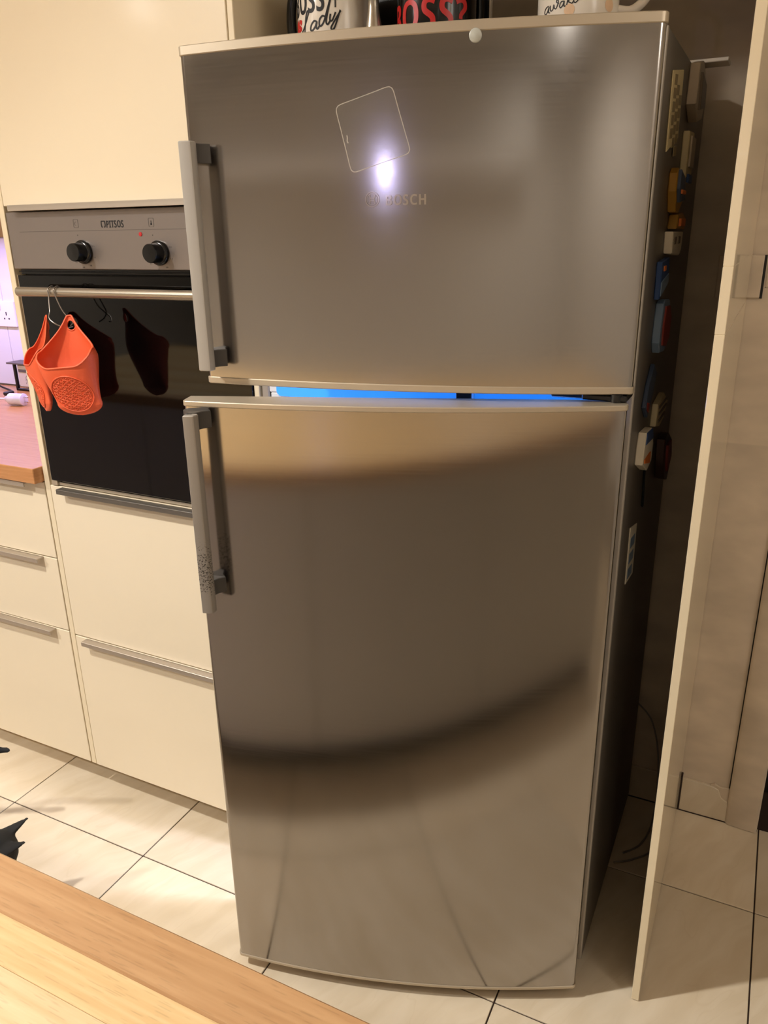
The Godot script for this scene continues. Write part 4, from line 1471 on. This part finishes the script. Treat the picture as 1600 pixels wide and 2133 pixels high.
	magnet("boat_magnet", [[-0.085, 1.131], [-0.150, 1.126], [-0.185, 1.09], [-0.180, 1.058], [-0.135, 1.052], [-0.072, 1.078], [-0.074, 1.104]], 0.014, "magnet_white", "white and orange picture magnet with a blue sky top, lowest of the colourful ones", [["blue_sky", [[-0.088, 1.130], [-0.150, 1.125], [-0.170, 1.103], [-0.086, 1.110]], 0.0015, "magnet_blue"], ["orange_boat", [[-0.085, 1.085], [-0.150, 1.083], [-0.150, 1.062], [-0.085, 1.078]], 0.002, "magnet_orange"]])
	magnet("figurine_magnet", [[-0.345, 1.058], [-0.400, 1.060], [-0.470, 1.03], [-0.49, 0.980], [-0.450, 0.945], [-0.390, 0.965], [-0.359, 1.015]], 0.017, "magnet_brown", "dark brown figurine magnet in the shade, furthest back on the fridge side", [["relief", [[-0.37, 1.04], [-0.42, 1.04], [-0.45, 1.0], [-0.41, 0.975], [-0.385, 1.0]], 0.005, "magnet_red"]])
	magnet("thin_strip", [[-0.188, 1.052], [-0.194, 1.052], [-0.222, 0.958], [-0.216, 0.956]], 0.004, "dark_hole", "thin black strip below the white and orange magnet", [])  # thin dark line, modelled as a flat black strip
	det = []
	for k in 3:
		var y := 0.932 - 0.030 * k
		det.append(["printed_panel", [[-0.104, y], [-0.150, y - 0.006], [-0.152, y - 0.026], [-0.105, y - 0.020]], 0.0006, "magnet_pale_blue"])
	magnet("label_magnet", [[-0.091, 0.957], [-0.168, 0.940], [-0.174, 0.836], [-0.095, 0.846]], 0.0022, "magnet_white", "flat white label low on the fridge side, below all the other magnets", det)

# ------------------------------------------------------------------ left worktop
func build_worktop_things():
	var zw := ZK + 0.012
	var s := thing("wall_socket", Vector3(-0.975, 1.198, zw), "white double wall socket on the backsplash over the left worktop", "socket")
	var st := mb()
	box(st, Vector3(-1.048, 1.153, zw), Vector3(-0.9016, 1.2425, zw + 0.009), 0.002)
	obj("plate", st, "socket_white", s)
	st = mb()
	for x in [-1.010, -0.945]:
		box(st, Vector3(x - 0.0025, 1.193, zw + 0.0085), Vector3(x + 0.0025, 1.205, zw + 0.0094))
		box(st, Vector3(x - 0.0145, 1.179, zw + 0.0085), Vector3(x - 0.0085, 1.1845, zw + 0.0094))
		box(st, Vector3(x + 0.0085, 1.179, zw + 0.0085), Vector3(x + 0.0145, 1.1845, zw + 0.0094))
	obj("pin_holes", st, "dark_hole", s)
	st = mb()
	for x in [-1.010, -0.975]:
		box(st, Vector3(x - 0.006, 1.212, zw + 0.009), Vector3(x + 0.006, 1.232, zw + 0.0125), 0.0015)
	obj("switch", st, "socket_white", s)
	# box with a dark lid and stand
	s = thing("bread_box", Vector3(-0.80, 0.937, -0.69), "pale box with a dark lid and frame standing on the worktop by the wall", "box")
	var z0 := -0.732
	var z1 := -0.672
	st = mb()
	box(st, Vector3(-0.872, 0.951, z0 + 0.004), Vector3(-0.70, 1.030, z1 - 0.004), 0.003)
	obj("body", st, "pale_box", s)
	st = mb()
	box(st, Vector3(-0.915, 1.0310, z0), Vector3(-0.69, 1.0370, z1 + 0.004), 0.001)
	obj("lid", st, "print_grey", s)
	st = mb()
	box(st, Vector3(-0.888, 0.9375, z1 - 0.010), Vector3(-0.879, 1.0305, z1), 0.001)
	box(st, Vector3(-0.879, 0.9375, z1 - 0.010), Vector3(-0.69, 0.946, z1), 0.001)
	box(st, Vector3(-0.888, 0.9375, z0), Vector3(-0.879, 1.0305, z0 + 0.010), 0.001)
	obj("frame", st, "black_plastic", s)
	st = mb()
	box(st, Vector3(-0.866, 1.004, z1 - 0.005), Vector3(-0.80, 1.014, z1 - 0.0025), 0.001)
	obj("slot_handle", st, "print_grey", s)
	st = mb()
	var wm := func(p: Vector3): return Vector3(-0.836 + p.x, 0.963 + p.y, z1 - 0.0042 + p.z)
	stroke(st, [Vector2(0.0, 0.0), Vector2(0.006, 0.012), Vector2(0.002, 0.022), Vector2(0.008, 0.030)], 0.0016, wm, 0.0005)
	stroke(st, [Vector2(0.012, 0.0), Vector2(0.016, 0.014), Vector2(0.011, 0.024), Vector2(0.016, 0.032)], 0.0016, wm, 0.0005)
	stroke(st, [Vector2(-0.002, 0.014), Vector2(0.020, 0.016)], 0.0012, wm, 0.0005)
	obj("print", st, "print_grey", s)
	# white plug lying on the worktop
	s = thing("power_plug", Vector3(-0.66, 0.957, -0.488), "white round power plug with metal pins lying on the worktop", "plug")
	var along := Transform3D(Basis(Vector3.BACK, -PI / 2).rotated(Vector3.UP, 0.18), Vector3(0, 0.0002, 0))
	st = mb()
	lathe(st, [Vector2(0.0, -0.045), Vector2(0.008, -0.045), Vector2(0.012, -0.034), Vector2(0.0185, -0.028), Vector2(0.0190, -0.004), Vector2(0.0182, -0.003), Vector2(0.0182, -0.002), Vector2(0.0190, -0.001), Vector2(0.0190, 0.020), Vector2(0.0198, 0.021), Vector2(0.0198, 0.026), Vector2(0.0185, 0.027), Vector2(0.0, 0.027)], 32, along)
	obj("body", st, "lilac_white", s, true)
	st = mb()
	for y in [-0.008, 0.008]:
		tube(st, [along * Vector3(y, 0.026, 0.0), along * Vector3(y, 0.044, 0.0)], 0.0024, 10)
	obj("pin", st, "chrome", s, true)
	st = mb()
	tube(st, smooth_path([along * Vector3(0, -0.044, 0), Vector3(-0.08, 0.0, 0.03), Vector3(-0.14, -0.014, 0.06), Vector3(-0.25, -0.0165, 0.05)], 8), 0.0032, 8)
	obj("cord", st, "lilac_white", s, true)
	st = mb()
	tube(st, smooth_path([Vector3(-1.15, 1.0, -0.70), Vector3(-1.06, 0.965, -0.695), Vector3(-0.98, 0.945, -0.68), Vector3(-0.90, 0.9405, -0.655), Vector3(-0.855, 0.9405, -0.63), Vector3(-0.84, 0.9405, -0.60)], 8), 0.0034, 8)
	box(st, Vector3(-0.852, 0.9372, -0.615), Vector3(-0.828, 0.950, -0.585), 0.003)
	tag(obj("charging_cable", st, "black_plastic"), "black cord running along the worktop to the foot of the pale box", "cord")

# ------------------------------------------------------------------ cat
func smin(a: float, b: float, k: float) -> float:
	var h := clampf(0.5 + 0.5 * (b - a) / k, 0.0, 1.0)
	return lerpf(b, a, h) - k * h * (1.0 - h)

func capsule(p: Vector3, a: Vector3, b: Vector3, ra: float, rb: float) -> float:
	var ab := b - a
	var t := clampf((p - a).dot(ab) / ab.length_squared(), 0.0, 1.0)
	return p.distance_to(a + ab * t) - lerpf(ra, rb, t)

# surface nets of a distance field, coloured by a callable
func nets(st: SurfaceTool, f: Callable, color: Callable, lo: Vector3, hi: Vector3, cell: float):
	var n := Vector3i(((hi - lo) / cell).ceil()) + Vector3i.ONE
	var val := PackedFloat32Array()
	val.resize(n.x * n.y * n.z)
	for k in n.z:
		for j in n.y:
			for i in n.x:
				val[(k * n.y + j) * n.x + i] = f.call(lo + Vector3(i, j, k) * cell)
	var at := {}
	var nor := {}
	var idx := func(i, j, k): return (k * n.y + j) * n.x + i
	for k in n.z - 1:
		for j in n.y - 1:
			for i in n.x - 1:
				var sum := Vector3()
				var cnt := 0
				var c := []
				for e in 8: c.append(val[(((k + (e >> 2)) * n.y) + j + ((e >> 1) & 1)) * n.x + i + (e & 1)])
				for e in [[0, 1], [2, 3], [4, 5], [6, 7], [0, 2], [1, 3], [4, 6], [5, 7], [0, 4], [1, 5], [2, 6], [3, 7]]:
					var va: float = c[e[0]]
					var vb: float = c[e[1]]
					if (va < 0) != (vb < 0):
						var t := va / (va - vb)
						var pa := Vector3(e[0] & 1, (e[0] >> 1) & 1, e[0] >> 2)
						var pb := Vector3(e[1] & 1, (e[1] >> 1) & 1, e[1] >> 2)
						sum += pa.lerp(pb, t)
						cnt += 1
				if cnt:
					var p := lo + (Vector3(i, j, k) + sum / cnt) * cell
					var key: int = idx.call(i, j, k)
					at[key] = p
					var e := cell * 0.4
					nor[key] = Vector3(f.call(p + Vector3(e, 0, 0)) - f.call(p - Vector3(e, 0, 0)), f.call(p + Vector3(0, e, 0)) - f.call(p - Vector3(0, e, 0)), f.call(p + Vector3(0, 0, e)) - f.call(p - Vector3(0, 0, e))).normalized()
	for k in range(1, n.z - 1):
		for j in range(1, n.y - 1):
			for i in range(1, n.x - 1):
				var a := val[(k * n.y + j) * n.x + i] < 0
				for ax in 3:
					var o := [Vector3i(1, 0, 0), Vector3i(0, 1, 0), Vector3i(0, 0, 1)]
					var q: Vector3i = Vector3i(i, j, k) + o[ax]
					if a == (val[(q.z * n.y + q.y) * n.x + q.x] < 0): continue
					var u: Vector3i = o[(ax + 1) % 3]
					var w: Vector3i = o[(ax + 2) % 3]
					var ks := []
					for d in [Vector3i.ZERO, u, u + w, w]:
						var g: Vector3i = Vector3i(i, j, k) - d
						ks.append((g.z * n.y + g.y) * n.x + g.x)
					if not (at.has(ks[0]) and at.has(ks[1]) and at.has(ks[2]) and at.has(ks[3])): continue
					for t in [[0, 1, 2], [0, 2, 3]]:
						var P := [at[ks[t[0]]], at[ks[t[1]]], at[ks[t[2]]]]
						var N := [nor[ks[t[0]]], nor[ks[t[1]]], nor[ks[t[2]]]]
						var gn: Vector3 = (P[1] - P[0]).cross(P[2] - P[0])
						var order := [0, 2, 1] if gn.dot(N[0] + N[1] + N[2]) > 0 else [0, 1, 2]
						for m in order:
							st.set_color(color.call(P[m]))
							vert(st, P[m], N[m], Vector2())

func build_cat():
	# a small cat walking in from the left, head low, mostly outside the frame
	var head := Vector3(0.168, 0.196, 0.418)
	var fwd := Vector3(0.42, -0.80, -0.42).normalized()        # where the nose points
	var side := fwd.cross(Vector3.UP).normalized()
	var up := side.cross(fwd).normalized()
	var rump := Vector3(-0.24, 0.215, 0.52)
	var chest := Vector3(0.015, 0.190, 0.475)
	var ears := []
	for s in [-1.0, 1.0]:
		ears.append([head + side * s * 0.026 + up * 0.020 + fwd * -0.004, head + side * s * 0.039 + up * 0.072 + fwd * 0.010])
	var legs := []
	for s in [-1.0, 1.0]:
		var o: Vector3 = Vector3(0.02, 0, -0.055) * s * 0.72
		legs.append([chest + o + Vector3(0.0, -0.02, 0), chest + o + Vector3(0.012, -0.105, 0), 0.026, 0.016])
		legs.append([chest + o + Vector3(0.012, -0.105, 0), Vector3(chest.x + o.x + 0.008, 0.016, chest.z + o.z), 0.016, 0.013])
		legs.append([Vector3(chest.x + o.x + 0.008, 0.014, chest.z + o.z), Vector3(chest.x + o.x + 0.034, 0.012, chest.z + o.z - 0.006), 0.013, 0.012])
		var h: Vector3 = rump + o
		legs.append([h + Vector3(0.0, -0.02, 0), h + Vector3(0.055, -0.095, 0), 0.042, 0.022])
		legs.append([h + Vector3(0.055, -0.095, 0), Vector3(h.x - 0.015, 0.065, h.z), 0.020, 0.013])
		legs.append([Vector3(h.x - 0.015, 0.065, h.z), Vector3(h.x + 0.0, 0.013, h.z), 0.013, 0.012])
		legs.append([Vector3(h.x + 0.0, 0.013, h.z), Vector3(h.x + 0.040, 0.012, h.z - 0.006), 0.013, 0.012])
	var tail := smooth_path([rump + Vector3(-0.05, 0.03, 0.0), Vector3(-0.30, 0.29, 0.44), Vector3(-0.24, 0.31, 0.35), Vector3(-0.12, 0.285, 0.275), Vector3(-0.022, 0.262, 0.215)], 3)
	var body := func(p: Vector3):
		var d := capsule(p, rump, chest, 0.062, 0.060)
		d = smin(d, capsule(p, (rump + chest) / 2 + Vector3(0, -0.01, 0), chest + Vector3(0.02, -0.02, 0), 0.060, 0.054), 0.03)
		d = smin(d, capsule(p, chest + Vector3(0.02, 0.02, 0), head, 0.046, 0.036), 0.03)
		d = smin(d, p.distance_to(head) - 0.044, 0.015)
		for l in legs: d = smin(d, capsule(p, l[0], l[1], l[2], l[3]), 0.014)
		for k in tail.size() - 1: d = smin(d, capsule(p, tail[k], tail[k + 1], 0.014 - 0.0004 * k, 0.0136 - 0.0004 * k), 0.010)
		return d
	var skull := func(p: Vector3):
		var q := Vector3((p - head).dot(side), (p - head).dot(up), (p - head).dot(fwd))
		var d := (Vector3(q.x / 1.08, q.y, q.z)).length() - 0.0445
		d = smin(d, capsule(q, Vector3(0, -0.010, 0.025), Vector3(0, -0.014, 0.048), 0.024, 0.014), 0.014)
		for s in [-1.0, 1.0]:
			d = smin(d, q.distance_to(Vector3(0.014 * s, -0.014, 0.044)) - 0.011, 0.008)
			d = smin(d, q.distance_to(Vector3(0.026 * s, -0.010, 0.012)) - 0.022, 0.012)
			d = maxf(d, -(q.distance_to(Vector3(0.019 * s, 0.010, 0.046)) - 0.0075))
			d = minf(d, q.distance_to(Vector3(0.0185 * s, 0.009, 0.040)) - 0.0085)
		d = smin(d, q.distance_to(Vector3(0, -0.004, 0.061)) - 0.0055, 0.005)
		for s in [-1.0, 1.0]:
			var a := Vector3(0.026 * s, 0.024, -0.004)
			var b := Vector3(0.040 * s, 0.078, 0.008)
			var t := clampf((q - a).dot(b - a) / (b - a).length_squared(), 0.0, 1.0)
			var c := a.lerp(b, t)
			var e := q - c
			var flat_ := Vector3(e.x, e.y, e.z * 2.2).length() - lerpf(0.025, 0.003, t)
			d = smin(d, flat_ * 0.6, 0.006)
		return d
	var color := func(p: Vector3):
		var q := Vector3((p - head).dot(side), (p - head).dot(up), (p - head).dot(fwd))
		var white := false
		if q.length() < 0.11:
			white = (absf(q.x) < 0.006 + 0.016 * smoothstep(0.03, -0.02, q.y) and q.z > 0.02) or (q.z > 0.015 and q.y < -0.012)
			white = white or (q.y < -0.030 and q.z > -0.06)
			if q.distance_to(Vector3(0.0185, 0.009, 0.044)) < 0.011 or q.distance_to(Vector3(-0.0185, 0.009, 0.044)) < 0.011: return Color(0.30, 0.32, 0.06)
		elif p.x > -0.05 and p.y < 0.155 + 0.2 * (p.x - 0.0): white = true
		elif p.y < 0.05: white = true
		return Color(0.80, 0.77, 0.72) if white else Color(0.010, 0.009, 0.009)
	var cat := thing("cat", Vector3(-0.05, 0, 0.48), "black and white cat at the left edge, only its dark ears and tail tip showing", "cat")
	var st := mb()
	nets(st, body, color, Vector3(-0.36, 0.0, 0.17), Vector3(0.22, 0.35, 0.63), 0.012)
	nets(st, skull, color, head - Vector3(0.11, 0.11, 0.11), head + Vector3(0.11, 0.11, 0.11), 0.0045)
	obj("body", st, "fur", cat)
